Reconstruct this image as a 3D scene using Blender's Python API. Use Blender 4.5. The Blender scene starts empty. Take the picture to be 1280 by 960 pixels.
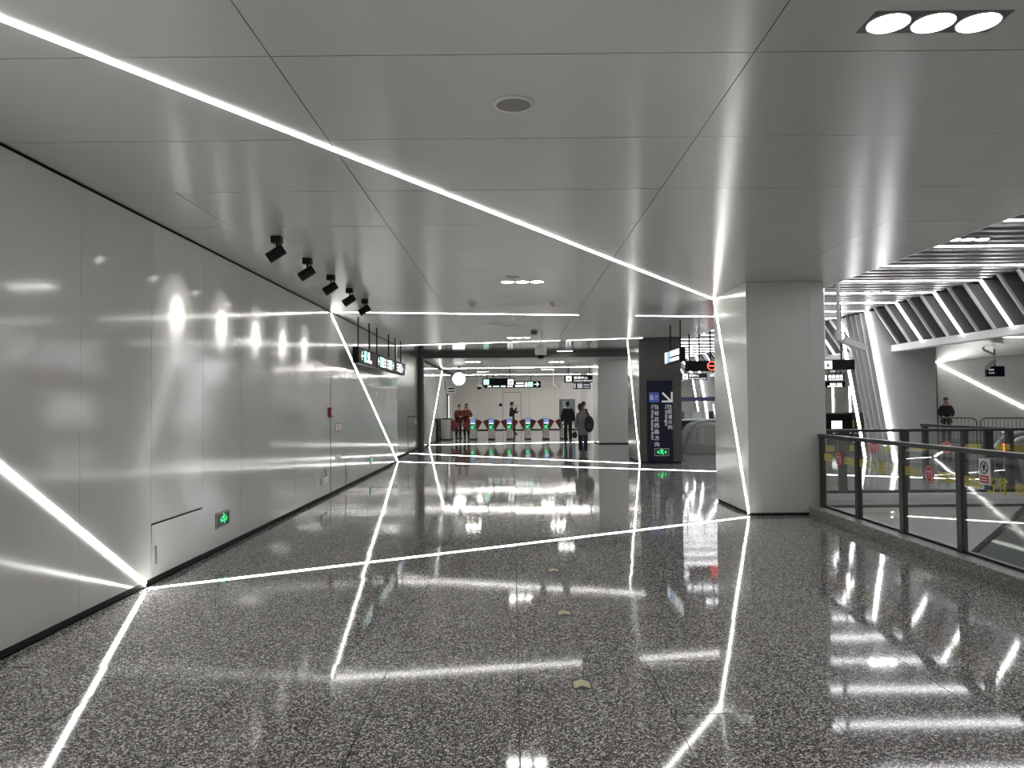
import bpy, bmesh, math, random
from mathutils import Vector, Matrix
random.seed(7)
S = bpy.context.scene
C = S.collection
# ------------------------------------------------------------------ camera, world, exposure
CAM_H = 1.62
F_PX, PITCH, ROLL, YAW = 952.0, 0.0273, 0.0086, -0.0007
def cam_axis(x, y, f):
    c, s = math.cos(ROLL), math.sin(ROLL); x, y = c*x + s*y, -s*x + c*y
    c, s = math.cos(PITCH), math.sin(PITCH); f, y = c*f - s*y, s*f + c*y
    c, s = math.cos(YAW), math.sin(YAW); x, f = c*x + s*f, -s*x + c*f
    return Vector((x, f, y))
cd = bpy.data.cameras.new('camera'); cam = bpy.data.objects.new('camera', cd); C.objects.link(cam)
cd.sensor_width = 36; cd.lens = F_PX/1280*36; cd.clip_end = 200; cd.clip_start = .05
r, u, b = cam_axis(1, 0, 0), cam_axis(0, 1, 0), -cam_axis(0, 0, 1)
M4 = Matrix((r, u, b)).transposed().to_4x4(); M4.translation = (0, 0, CAM_H)
cam.matrix_world = M4
S.camera = cam
W = bpy.data.worlds.new('world'); S.world = W; W.use_nodes = True
W.node_tree.nodes['Background'].inputs[0].default_value = (.8, .85, .9, 1)
W.node_tree.nodes['Background'].inputs[1].default_value = .05
S.view_settings.view_transform = 'Standard'; S.view_settings.look = 'None'
S.view_settings.gamma = 1; S.view_settings.use_curve_mapping = False
S.view_settings.exposure = 1.24
STRIP = 10.0        # emission of the LED strips
# ------------------------------------------------------------------ materials
MATS = {}
def mat(name, col, rough=.5, metal=0., emit=0., ecol=None, spec=.5, var=.06, vscale=6., bump=0., bscale=40., coat=0., aniso=0., wave=None):
    if name in MATS: return MATS[name]
    m = bpy.data.materials.new(name); m.use_nodes = True; MATS[name] = m
    nt = m.node_tree; p = nt.nodes['Principled BSDF']
    p.inputs['Roughness'].default_value = rough; p.inputs['Metallic'].default_value = metal
    p.inputs['Specular IOR Level'].default_value = spec
    p.inputs['Coat Weight'].default_value = coat; p.inputs['Coat Roughness'].default_value = .05
    if aniso:
        p.inputs['Anisotropic'].default_value = aniso; cv = nt.nodes.new('ShaderNodeCombineXYZ'); cv.inputs[1].default_value = 1; nt.links.new(cv.outputs[0], p.inputs['Tangent'])
    g = nt.nodes.new('ShaderNodeNewGeometry')
    n = nt.nodes.new('ShaderNodeTexNoise'); n.inputs['Scale'].default_value = vscale; n.inputs['Detail'].default_value = 3
    nt.links.new(g.outputs['Position'], n.inputs['Vector'])
    mx = nt.nodes.new('ShaderNodeMix'); mx.data_type = 'RGBA'
    a = [c*(1-var) for c in col]; bb = [min(1, c*(1+var)) for c in col]
    mx.inputs[6].default_value = (*a, 1); mx.inputs[7].default_value = (*bb, 1)
    nt.links.new(n.outputs['Fac'], mx.inputs[0]); nt.links.new(mx.outputs[2], p.inputs['Base Color'])
    if emit:
        p.inputs['Emission Color'].default_value = (*(ecol or col), 1); p.inputs['Emission Strength'].default_value = emit
    if bump:
        n2 = nt.nodes.new('ShaderNodeTexNoise'); n2.inputs['Scale'].default_value = bscale; n2.inputs['Detail'].default_value = 1.5
        if wave:
            mp = nt.nodes.new('ShaderNodeMapping'); mp.inputs['Scale'].default_value = wave
            nt.links.new(g.outputs['Position'], mp.inputs[0]); nt.links.new(mp.outputs[0], n2.inputs['Vector'])
        else: nt.links.new(g.outputs['Position'], n2.inputs['Vector'])
        bn = nt.nodes.new('ShaderNodeBump'); bn.inputs['Strength'].default_value = 1; bn.inputs['Distance'].default_value = bump
        nt.links.new(n2.outputs['Fac'], bn.inputs['Height']); nt.links.new(bn.outputs[0], p.inputs['Normal'])
    return m
def terrazzo(name, base, chip, rough):
    m = bpy.data.materials.new(name); m.use_nodes = True; nt = m.node_tree; p = nt.nodes['Principled BSDF']
    g = nt.nodes.new('ShaderNodeNewGeometry')
    def chips(scale, thr, size):
        v = nt.nodes.new('ShaderNodeTexVoronoi'); v.inputs['Scale'].default_value = scale; v.inputs['Randomness'].default_value = 1
        nt.links.new(g.outputs['Position'], v.inputs['Vector'])
        sp = nt.nodes.new('ShaderNodeSeparateColor'); nt.links.new(v.outputs['Color'], sp.inputs[0])
        a = nt.nodes.new('ShaderNodeMath'); a.operation = 'GREATER_THAN'; a.inputs[1].default_value = thr; nt.links.new(sp.outputs[0], a.inputs[0])
        d = nt.nodes.new('ShaderNodeMath'); d.operation = 'LESS_THAN'; d.inputs[1].default_value = size; nt.links.new(v.outputs['Distance'], d.inputs[0])
        k = nt.nodes.new('ShaderNodeMath'); k.operation = 'MULTIPLY'; nt.links.new(a.outputs[0], k.inputs[0]); nt.links.new(d.outputs[0], k.inputs[1])
        k2 = nt.nodes.new('ShaderNodeMath'); k2.operation = 'MULTIPLY'; ad = nt.nodes.new('ShaderNodeMath'); ad.operation = 'MULTIPLY_ADD'; ad.inputs[1].default_value = .65; ad.inputs[2].default_value = .35; nt.links.new(sp.outputs[1], ad.inputs[0])
        nt.links.new(k.outputs[0], k2.inputs[0]); nt.links.new(ad.outputs[0], k2.inputs[1])
        return k2
    c1 = chips(80, .70, .55); c2 = chips(170, .68, .6)
    mxm = nt.nodes.new('ShaderNodeMath'); mxm.operation = 'MAXIMUM'; nt.links.new(c1.outputs[0], mxm.inputs[0]); nt.links.new(c2.outputs[0], mxm.inputs[1])
    n = nt.nodes.new('ShaderNodeTexNoise'); n.inputs['Scale'].default_value = 60; nt.links.new(g.outputs['Position'], n.inputs['Vector'])
    b0 = nt.nodes.new('ShaderNodeMix'); b0.data_type = 'RGBA'
    b0.inputs[6].default_value = (*[c*.75 for c in base], 1); b0.inputs[7].default_value = (*[c*1.25 for c in base], 1)
    nt.links.new(n.outputs['Fac'], b0.inputs[0])
    mx = nt.nodes.new('ShaderNodeMix'); mx.data_type = 'RGBA'; mx.inputs[7].default_value = (*chip, 1)
    nt.links.new(mxm.outputs[0], mx.inputs[0]); nt.links.new(b0.outputs[2], mx.inputs[6]); nt.links.new(mx.outputs[2], p.inputs['Base Color'])
    p.inputs['Roughness'].default_value = rough; p.inputs['Specular IOR Level'].default_value = .34
    n3 = nt.nodes.new('ShaderNodeTexNoise'); n3.inputs['Scale'].default_value = 110; nt.links.new(g.outputs['Position'], n3.inputs['Vector'])
    bn = nt.nodes.new('ShaderNodeBump'); bn.inputs['Strength'].default_value = .5; bn.inputs['Distance'].default_value = .000012
    nt.links.new(n3.outputs['Fac'], bn.inputs['Height']); nt.links.new(bn.outputs[0], p.inputs['Normal'])
    return m
def glass(name, tint, refl=1.0, haze=.015):
    m = bpy.data.materials.new(name); m.use_nodes = True; nt = m.node_tree
    for nn in list(nt.nodes):
        if nn.type == 'BSDF_PRINCIPLED': nt.nodes.remove(nn)
    out = [x for x in nt.nodes if x.type == 'OUTPUT_MATERIAL'][0]
    t = nt.nodes.new('ShaderNodeBsdfTransparent'); t.inputs[0].default_value = (*tint, 1)
    df = nt.nodes.new('ShaderNodeBsdfDiffuse'); df.inputs[0].default_value = (.75, .78, .76, 1); mh = nt.nodes.new('ShaderNodeMixShader'); mh.inputs[0].default_value = haze
    nt.links.new(t.outputs[0], mh.inputs[1]); nt.links.new(df.outputs[0], mh.inputs[2])
    gl = nt.nodes.new('ShaderNodeBsdfGlossy'); gl.inputs['Roughness'].default_value = .01; gl.inputs[0].default_value = (refl, refl, refl, 1)
    fr = nt.nodes.new('ShaderNodeFresnel'); bf = nt.nodes.new('ShaderNodeNewGeometry'); io = nt.nodes.new('ShaderNodeMix'); io.inputs[2].default_value = 1.5; io.inputs[3].default_value = 1/1.5
    nt.links.new(bf.outputs['Backfacing'], io.inputs[0]); nt.links.new(io.outputs[0], fr.inputs[0])
    mx = nt.nodes.new('ShaderNodeMixShader'); nt.links.new(fr.outputs[0], mx.inputs[0]); nt.links.new(mh.outputs[0], mx.inputs[1]); nt.links.new(gl.outputs[0], mx.inputs[2])
    nt.links.new(mx.outputs[0], out.inputs[0]); return m
FLOOR = terrazzo('polished_terrazzo', (.088, .084, .082), (.95, .93, .9), .055)
CURB = terrazzo('curb_terrazzo', (.13, .128, .12), (.6, .6, .57), .35)
GROUT = mat('dark_joint', (.04, .04, .04), .7)
WALL = mat('enamel_wall', (.56, .56, .54), .10, spec=.6, var=.02, bump=.0003, bscale=1., wave=(1.2, 1.2, .35))
CEIL = mat('brushed_ceiling', (.60, .60, .585), .25, metal=.30, aniso=.8, var=.03, vscale=2.)
CEILD = mat('mirror_metal_ceiling', (.34, .34, .33), .10, metal=.8, var=.03)
COLM = mat('column_enamel', (.50, .50, .475), .28, var=.02)
COLG = mat('column_gloss', (.60, .60, .57), .16, var=.02, spec=.6)
DARKC = mat('dark_column', (.07, .07, .066), .4, var=.03, spec=.3)
STEEL = mat('brushed_steel', (.30, .30, .29), .28, metal=.85, var=.05)
BLACK = mat('black_shadow_gap', (.01, .01, .01), .8)
BLK = mat('black_metal', (.006, .006, .006), .55, spec=.25)
POST = mat('rail_post', (.05, .05, .048), .38, metal=.6)
LIGHTG = mat('light_grey_panel', (.55, .55, .54), .35, var=.02)
BACKW = mat('far_wall_panel', (.80, .79, .74), .4, var=.02)
SLAT = mat('slat_metal', (.42, .41, .42), .32, metal=.5)
SLATD = mat('slat_void', (.03, .03, .032), .8)
FIN = mat('fin_plate', (.22, .215, .22), .45, metal=.2)
FINE = mat('fin_edge', (.72, .71, .72), .4)
LED = mat('led_strip', (1, 1, .98), .5, emit=STRIP, ecol=(1, .985, .955))
LEDB = mat('atrium_led', (1, 1, 1), .5, emit=8., ecol=(.98, .97, 1))
LEDG = mat('gate_hall_led', (1, 1, 1), .5, emit=34., ecol=(1, .98, .93))
LENS = mat('downlight_lens', (1, 1, 1), .4, emit=18., ecol=(1, .985, .95))
LENSG = mat('gate_hall_lens', (1, 1, 1), .4, emit=60., ecol=(1, .98, .93))
WHITEP = mat('white_plastic', (.72, .72, .7), .4)
BEIGEP = mat('beige_plastic', (.55, .5, .44), .5)
GLASS = glass('railing_glass', (.93, .95, .94))
GLASSD = glass('dark_escalator_glass', (.5, .53, .51), .2)
YEL = mat('yellow_decal', (.62, .52, .05), .5)
REDD = mat('red_decal', (.5, .02, .03), .5)
WHI = mat('white_print', (.8, .8, .8), .5)
SGW = mat('sign_white_lit', (.9, .9, .9), .5, emit=.75, ecol=(1, 1, 1))
SGG = mat('sign_green_lit', (.05, .8, .3), .5, emit=.5, ecol=(.06, .95, .3))
SGGP = mat('sign_pale_green_lit', (.5, .9, .7), .5, emit=.5, ecol=(.45, .95, .68))
SGB = mat('sign_blue_lit', (.2, .45, .9), .5, emit=.5, ecol=(.22, .45, .95))
SGR = mat('sign_red_lit', (.9, .05, .03), .5, emit=1.5, ecol=(1, .08, .05))
SGO = mat('sign_orange_lit', (1, .2, .03), .5, emit=2.2, ecol=(1, .17, .03))
SBLK = mat('sign_black_face', (.004, .004, .005), .5, spec=.15)
NAVY = mat('navy_sign', (.003, .005, .024), .4, spec=.25)
LNAVY = mat('line_blue', (.03, .08, .38), .35, emit=.04, ecol=(.06, .15, .8))
GWHI = mat('grey_print', (.5, .5, .52), .5, emit=.12, ecol=(1, 1, 1))
# ------------------------------------------------------------------ mesh helpers
class MB:
    def __init__(s): s.v = []; s.f = []; s.m = []
    def add(s, vs, fs, mi=0):
        o = len(s.v); s.v += [tuple(v) for v in vs]; s.f += [tuple(i+o for i in f) for f in fs]; s.m += [mi]*len(fs); return s
    def box(s, x0, y0, z0, x1, y1, z1, mi=0):
        v = [(x, y, z) for z in (z0, z1) for y in (y0, y1) for x in (x0, x1)]
        return s.add(v, [(0, 2, 3, 1), (4, 5, 7, 6), (0, 1, 5, 4), (2, 6, 7, 3), (0, 4, 6, 2), (1, 3, 7, 5)], mi)
    def prism(s, pts, off, mi=0):          # polygon extruded by a vector
        n = len(pts); off = Vector(off); a = [Vector(p) for p in pts]; bq = [p+off for p in a]
        return s.add(a+bq, [tuple(range(n)), tuple(range(2*n-1, n-1, -1))]+[(i, n+i, n+(i+1) % n, (i+1) % n) for i in range(n)], mi)
    def bar(s, p, q, w, h, up=(0, 0, 1), mi=0):   # rectangular bar from p to q, w across, h along up
        p, q, up = Vector(p), Vector(q), Vector(up); d = (q-p).normalized(); sd = d.cross(up).normalized(); uu = sd.cross(d).normalized()
        v = []
        for e in (p, q):
            for a, c in ((-1, -1), (1, -1), (1, 1), (-1, 1)): v.append(e+sd*(a*w/2)+uu*(c*h/2))
        return s.add(v, [(3, 2, 1, 0), (4, 5, 6, 7)]+[(i, (i+1) % 4, 4+(i+1) % 4, 4+i) for i in range(4)], mi)
    def tube(s, pts, rad, n=8, mi=0):
        pts = [Vector(p) for p in pts]; rr = rad if isinstance(rad, (list, tuple)) else [rad]*len(pts); v = []; f = []
        for i, p in enumerate(pts):
            d = (pts[min(i+1, len(pts)-1)]-pts[max(i-1, 0)]).normalized()
            a = Vector((0, 0, 1)) if abs(d.z) < .9 else Vector((1, 0, 0)); x = d.cross(a).normalized(); y = d.cross(x)
            for k in range(n):
                t = 2*math.pi*k/n; v.append(p+(x*math.cos(t)+y*math.sin(t))*rr[i])
        for i in range(len(pts)-1):
            for k in range(n): f.append((i*n+k, i*n+(k+1) % n, (i+1)*n+(k+1) % n, (i+1)*n+k))
        f.append(tuple(range(n-1, -1, -1))); f.append(tuple((len(pts)-1)*n+k for k in range(n)))
        return s.add(v, f, mi)
    def lathe(s, prof, c, axis=(0, 0, 1), n=20, mi=0):   # profile (radius, along axis)
        ax = Vector(axis).normalized(); a = Vector((0, 0, 1)) if abs(ax.z) < .9 else Vector((1, 0, 0)); x = ax.cross(a).normalized(); y = ax.cross(x); c = Vector(c)
        v = []; f = []
        for rd, h in prof:
            for k in range(n):
                t = 2*math.pi*k/n; v.append(c+ax*h+(x*math.cos(t)+y*math.sin(t))*max(rd, 1e-4))
        for i in range(len(prof)-1):
            for k in range(n): f.append((i*n+k, i*n+(k+1) % n, (i+1)*n+(k+1) % n, (i+1)*n+k))
        f.append(tuple(range(n-1, -1, -1))); f.append(tuple((len(prof)-1)*n+k for k in range(n)))
        return s.add(v, f, mi)
    def ball(s, c, rx, ry, rz, n=12, mi=0):
        c = Vector(c); v = []; f = []; h = n//2+1
        for i in range(h):
            ph = -math.pi/2+math.pi*(i+.02)/(h-1+.04) if True else 0
            for k in range(n):
                t = 2*math.pi*k/n; v.append((c.x+rx*math.cos(ph)*math.cos(t), c.y+ry*math.cos(ph)*math.sin(t), c.z+rz*math.sin(ph)))
        for i in range(h-1):
            for k in range(n): f.append((i*n+k, i*n+(k+1) % n, (i+1)*n+(k+1) % n, (i+1)*n+k))
        f.append(tuple(range(n-1, -1, -1))); f.append(tuple((h-1)*n+k for k in range(n)))
        return s.add(v, f, mi)
    def mesh(s, name, mats, smooth=False, org=(0, 0, 0), bevel=0.):
        me = bpy.data.meshes.new(name); ox, oy, oz = org
        me.from_pydata([(x-ox, y-oy, z-oz) for x, y, z in s.v], [], s.f)
        for m in (mats if isinstance(mats, (list, tuple)) else [mats]): me.materials.append(m)
        for i, p in enumerate(me.polygons): p.material_index = s.m[i]
        bm = bmesh.new(); bm.from_mesh(me); bmesh.ops.recalc_face_normals(bm, faces=bm.faces)
        if bevel: bmesh.ops.bevel(bm, geom=[e for e in bm.edges if len(e.link_faces) == 2 and e.calc_face_angle(0) > .5], offset=bevel, segments=2, affect='EDGES', profile=.6)
        bm.to_mesh(me); bm.free()
        if smooth:
            me.shade_smooth()
            try: me.set_sharp_from_angle(angle=.7)
            except Exception: pass
        return me
    def build(s, name, mats, parent=None, smooth=False, local=False, bevel=0.):
        org = (0, 0, 0)
        if parent is not None and not local: org = wloc(parent)
        o = bpy.data.objects.new(name, s.mesh(name, mats, smooth, org, bevel)); C.objects.link(o); o.parent = parent
        return o
def wloc(o):
    v = Vector((0, 0, 0))
    while o: v += o.location; o = o.parent
    return v
def tag(o, label, cat, group=None):
    o['label'] = label; o['category'] = cat
    if group: o['group'] = group
    return o
def thing(name, label, cat, loc, group=None, rz=0):
    o = bpy.data.objects.new(name, None); o.empty_display_size = .1; C.objects.link(o); o.location = loc; o.rotation_euler.z = rz
    return tag(o, label, cat, group)
def struct(o): o['kind'] = 'structure'; return o
def copy_tree(o, loc, label=None, parent=None, rz=None):
    c = o.copy(); C.objects.link(c); c.parent = parent
    if parent is None: c.location = loc
    if rz is not None: c.rotation_euler.z = rz
    if label: c['label'] = label
    for ch in list(o.children): copy_tree(ch, None, None, c)
    return c
def text_mesh(body, size, mats, extrude=.001, line=1.0):
    cu = bpy.data.curves.new('lettering', 'FONT'); cu.body = body; cu.size = size; cu.extrude = extrude; cu.space_line = line; cu.resolution_u = 3
    o = bpy.data.objects.new('lettering', cu); C.objects.link(o); bpy.context.view_layer.update()
    me = bpy.data.meshes.new_from_object(o.evaluated_get(bpy.context.evaluated_depsgraph_get()))
    bpy.data.objects.remove(o); me.materials.clear(); me.materials.append(mats); me.name = 'lettering'
    return me
def text(name, body, size, m, pos, right, up, parent, fit_w=None, fit_h=None):
    """flat lettering with its lower left corner at pos, running along right, facing right x up"""
    me = text_mesh(body, size, m); vs = [v.co.copy() for v in me.vertices]
    x0, x1 = min(v.x for v in vs), max(v.x for v in vs); y0, y1 = min(v.y for v in vs), max(v.y for v in vs)
    sx = fit_w/(x1-x0) if fit_w else 1; sy = fit_h/(y1-y0) if fit_h else (sx if fit_w else 1)
    if fit_h and not fit_w: sx = sy
    R, U = Vector(right), Vector(up); N = R.cross(U); pos = Vector(pos)-wloc(parent)
    for v in me.vertices:
        c = v.co; v.co = pos+R*((c.x-x0)*sx)+U*((c.y-y0)*sy)+N*c.z
    o = bpy.data.objects.new(name, me); C.objects.link(o); o.parent = parent
    if len(body) > 1: o['kind'] = 'stuff'
    return o
ZC = 3.36; XW = -3.33; YB = -7.0; YE = 49.0
# ================================================================== FLOOR
fl = MB(); fl.box(-3.62, YB, -.12, 4.5, 12.6, -.012).box(-8, 12.6, -.12, 19.5, YE+.1, -.012)
floor = struct(fl.build('floor', GROUT))
t0 = MB(); t0.box(-.3985, -.3985, -.011, .3985, .3985, 0); tile_me = t0.mesh('tile', FLOOR)
def tile_cols(x0, x1): 
    k = math.floor((x0-.02)/.8); out = []
    while .02+.8*k < x1-.01:
        a, c = max(x0, .02+.8*k), min(x1, .02+.8*(k+1))
        if c-a > .03: out.append((a, c))
        k += 1
    return out
rest = MB(); n_t = 0; CX = 4.22
for j in range(-13, 58):
    y0, y1 = 4.02+.8*j, 4.82+.8*j
    if y0 > YE: break
    y1 = min(y1, YE)
    xr = CX if y1 < 12.7 else 19.3
    for a, c in tile_cols(-3.6 if y0 > 21.8 else XW+.01, xr):
        hx, hy = (c-a)/2, (y1-y0)/2; tx, ty = random.gauss(0, .002), random.gauss(0, .0008)
        if n_t < 300 and 3.0 < y0 and c < 4.9 and abs((a+c)/2) < .72*y1:
            o = bpy.data.objects.new('tile', tile_me); C.objects.link(o); o.parent = floor
            o.location = ((a+c)/2, (y0+y1)/2, 0); o.scale = ((hx-.0025)/.3985, (hy-.0025)/.3985, 1); o.rotation_euler = (ty, tx, 0); n_t += 1
        else:
            e = .002; x0, x1 = a+e, c-e; yy0, yy1 = y0+e, y1-e
            z = lambda sx, sy: sx*hx*tx*-1 + sy*hy*ty
            rest.add([(x0, yy0, z(-1, -1)), (x1, yy0, z(1, -1)), (x1, yy1, z(1, 1)), (x0, yy1, z(-1, 1))], [(0, 1, 2, 3)])
ro = rest.build('tiles_beyond', FLOOR, floor); ro['kind'] = 'stuff'
# void below the balustrade
vw = MB(); vw.box(9.3, 1., -4.6, 9.5, 12.6, -.0).box(4.5, 12.6, -4.6, 9.5, 12.75, -.13).box(4.4, .8, -4.6, 9.5, 1., 0).box(4.4, .8, -4.8, 9.5, 12.75, -4.6).box(4.35, 1., -4.6, 4.5, 12.6, -.12)
struct(vw.build('wall_void', mat('void_white', (.82, .82, .81), .4, var=.02)))
struct(MB().box(9.5, YB, -.12, 19.5, 12.6, 0).box(4.5, YB, -.12, 9.5, .8, 0).build('floor', mat('plain_terrazzo', (.2, .2, .19), .1)))
# ================================================================== LEFT WALL
wl = MB(); wl.box(XW-.25, YB, 0, XW-.02, 22.0, ZC)
wall_left = struct(wl.build('wall_left', BLACK))
seams = [YB]+[5.862+1.158*k for k in range(-11, 14) if YB+.2 < 5.862+1.158*k < 21.7]+[22.0]
for a, c in zip(seams[:-1], seams[1:]):
    low = 0.62 if (7.0 < (a+c)/2 < 8.2) else .055
    top = ZC-.02
    if 7.0 < (a+c)/2 < 8.2: MB().box(XW-.02, a+.002, .555, XW, c-.002, top).build('wall_panel', WALL, wall_left)
    else: MB().box(XW-.02, a+.002, .055, XW, c-.002, top).build('wall_panel', WALL, wall_left)
struct(MB().box(XW-.021, YB, 0.0, XW-.012, 22, .06).build('baseboard_left', BLACK))
def hatch(y0, y1, z1, label, proud):
    t = thing('access_hatch', label, 'hatch', (XW, (y0+y1)/2, 0), 'flush service hatches along the glossy wall')
    if proud: MB().box(XW, y0, .05, XW+.003, y1, z1).build('hatch_frame', BLACK, t)
    x = XW+(.003 if proud else -.018)
    MB().box(x, y0+.008, .06, XW+.006, y1-.008, z1-.01).build('hatch_door', WALL, t)
    l = MB().box(XW+.006, y0+.07, .17, XW+.012, y0+.10, .34); l.build('latch', STEEL, t)
hatch(7.02, 8.178, .548, 'flush white service hatch beside the foot of the wall LED strip', False)
hatch(15.15, 16.16, .56, 'small flush service hatch near the far green exit sign on the wall', True)
def run_man(t, M, cy, cz, s, ax, org, nrm, mi=None):
    """green running man with door bars; ax = unit vector to the right, org = centre of the plate"""
    R = Vector(ax); U = Vector((0, 0, 1)); N = Vector(nrm); org = Vector(org)
    def P(a, c): return org+R*(a*s)+U*(c*s)+N*.004
    m = MB()
    for p, q, w in (((-.05, .28), (.05, -.02), .13), ((.05, -.02), (.22, -.12), .1), ((.22, -.12), (.15, -.34), .09), ((.04, -.02), (-.16, -.12), .1), ((-.16, -.12), (-.34, -.1), .09),
                    ((-.05, .26), (-.22, .14), .08), ((-.22, .14), (-.3, .24), .07), ((-.04, .26), (.14, .2), .08), ((.14, .2), (.26, .28), .07)):
        m.bar(P(*p), P(*q), w*s, .002, N)
    m.lathe([(.075*s, 0), (.075*s, .002)], P(-.02, .4), N, 10)
    for a in (-.62, .62):
        m.bar(P(a*.98, 0), P(a*.6, 0), .1*s, .002, N)
        m.bar(P(a*.98, 0), P(a*.75, .18), .07*s, .002, N); m.bar(P(a*.98, 0), P(a*.75, -.18), .07*s, .002, N)
    return m.build('pictogram', M, t)
def exit_sign_wall(y, z, label):
    t = thing('exit_sign', label, 'exit sign', (XW, y, z-.09), 'green exit signs low on the glossy wall')
    MB().box(XW, y-.2, z-.09, XW+.012, y+.2, z+.09).build('frame', STEEL, t, bevel=.003)
    MB().box(XW+.012, y-.175, z-.07, XW+.015, y+.175, z+.07).build('face', mat('exit_green_dark', (.0, .03, .012), .3), t)
    run_man(t, SGG, 0, 0, .15, (0, 1, 0), (XW+.014, y, z), (1, 0, 0))
exit_sign_wall(8.74, .345, 'green running-man exit sign set low beside the near service hatch')
exit_sign_wall(17.9, .36, 'small green exit sign low on the wall near the second light strip')
# door seam, call box and plates on the wall
t = thing('flush_door', 'flush white door outlined by a dark vertical joint in the wall', 'door', (XW, 14.5, 0))
MB().box(XW, 13.94, .06, XW+.0025, 15.0, 2.14).build('door_leaf', WALL, t)
MB().box(XW, 13.915, .06, XW+.003, 13.937, 2.14).build('door_joint', BLACK, t)
t = thing('alarm_box', 'small red fire alarm box on the glossy wall', 'alarm', (XW, 13.85, 1.42))
MB().box(XW, 13.74, 1.42, XW+.05, 13.95, 1.6).build('housing', mat('alarm_red', (.28, .02, .02), .4), t, bevel=.008)
MB().box(XW+.05, 13.77, 1.45, XW+.054, 13.92, 1.57).build('face', mat('alarm_pale', (.5, .42, .4), .4), t)
def plate(y0, y1, z0, z1, label, rim, face, glyph=None):
    t = thing('wall_plate', label, 'sign', (XW, (y0+y1)/2, z0))
    MB().box(XW, y0, z0, XW+.004, y1, z1).build('rim', rim, t)
    MB().box(XW+.004, y0+.03, z0+.02, XW+.006, y1-.03, z1-.02).build('face', face, t)
    if glyph:
        m = MB(); cy, cz = (y0+y1)/2, (z0+z1)/2
        for i in range(3): m.box(XW+.006, cy-.12, cz-.035+i*.028, XW+.007, cy+.12, cz-.022+i*.028)
        m.build('print', glyph, t)
GREYW = mat('plate_white', (.6, .6, .58), .3)
plate(14.27, 14.8, 1.14, 1.3, 'red rimmed white notice plate on the glossy wall', mat('rim_red', (.4, .08, .07), .4), GREYW, mat('rim_red2', (.4, .1, .1), .4))
plate(14.3, 14.72, .58, .72, 'pale grey notice plate low on the glossy wall', mat('rim_grey', (.35, .35, .34), .4), GREYW, mat('ink_grey', (.3, .3, .3), .5))
t = thing('wall_bracket', 'small white hook bracket low on the wall by the flush door', 'bracket', (XW, 13.4, .24))
MB().box(XW, 13.18, .26, XW+.03, 13.62, .38).build('plate', WHITEP, t, bevel=.006)
MB().tube([(XW+.02, 13.4, .38), (XW+.05, 13.4, .44), (XW+.02, 13.4, .52)], .012).build('hook', STEEL, t, smooth=True)
# beyond the white wall: recessed steel panels, shutter post, far wall
wr = MB(); wr.box(-3.85, 22.0, 0, -3.6, 28.9, 3.62); w2 = struct(wr.build('wall_recess', BLACK))
for k in range(3):
    MB().box(-3.6, 22.003+2.3*k, .05, -3.585, 22.0+2.3*(k+1)-.003, 3.6).build('wall_panel', STEEL, w2)
t = thing('panel_handle', 'little steel pull on the recessed steel wall panel', 'handle', (-3.585, 27.9, .95))
MB().box(-3.585, 27.85, .95, -3.55, 27.95, 1.12).build('grip', WHITEP, t)
t = thing('flush_panel_door', 'low flush door outline in the recessed steel wall', 'door', (-3.585, 27.3, 0))
m = MB(); m.box(-3.585, 26.0, .06, -3.58, 26.03, 1.25).box(-3.585, 26.0, 1.22, -3.58, 28.6, 1.25).build('joint', BLACK, t)
MB().box(-3.585, 26.04, .06, -3.582, 28.6, 1.21).build('leaf', STEEL, t)
wf = MB(); wf.box(-3.7, 29.25, 0, -3.46, 44, 3.42); w3 = struct(wf.build('wall_far_left', BLACK))
for k in range(7):
    MB().box(-3.46, 29.25+2.1*k+.004, .06, -3.44, 29.25+2.1*(k+1)-.004, 3.3).build('wall_panel', WALL, w3)
# ================================================================== CEILING over the hall
def y_end(x): return 22.1-(x+3.57)*.2776
ceiling = struct(MB().add([(-3.7, YB, ZC+.012), (4.75, YB, ZC+.012), (4.75, y_end(4.75), ZC+.012), (-3.7, y_end(-3.7), ZC+.012)], [(0, 1, 2, 3)])
                 .add([(-3.7, YB, ZC+.2), (4.75, YB, ZC+.2), (4.75, y_end(4.75), ZC+.2), (-3.7, y_end(-3.7), ZC+.2)], [(3, 2, 1, 0)]).build('ceiling', BLACK))
rows = [3.736+1.194*k for k in range(-9, 17)]
for y0, y1 in zip(rows[:-1], rows[1:]):
    cols = [-3.325, -1.19, 1.215, 3.63, 4.75] if 7.0 < y0 < 10.8 else [-3.325, -1.19, 1.215, 4.75]
    if 6.0 < y0 < 6.3: cols.insert(1, -2.71)
    for a, c in zip(cols[:-1], cols[1:]):
        e = .003; ey = .0028; x0, x1 = a+e, (c-e if c < 4.7 else c)
        ya, yb = y0+ey, y0+ey
        yc, yd = min(y1-ey, y_end(x1)), min(y1-ey, y_end(x0))
        if yd-ya < .05: continue
        if yc < yb: yc = yb+.001
        tx, ty = random.gauss(0, .0002), random.gauss(0, .0003); cx, cy = (x0+x1)/2, (y0+y1)/2
        p = [(x, y, ZC+(x-cx)*tx*.3+(y-cy)*ty) for x, y in ((x0, ya), (x1, yb), (x1, yc), (x0, yd))]
        MB().prism(p, (0, 0, .01)).build('ceiling_panel', CEIL, ceiling)
struct(MB().box(4.75, YB, ZC-.0, 4.78, y_end(4.75), 4.3).build('trim_1', LIGHTG))
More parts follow.
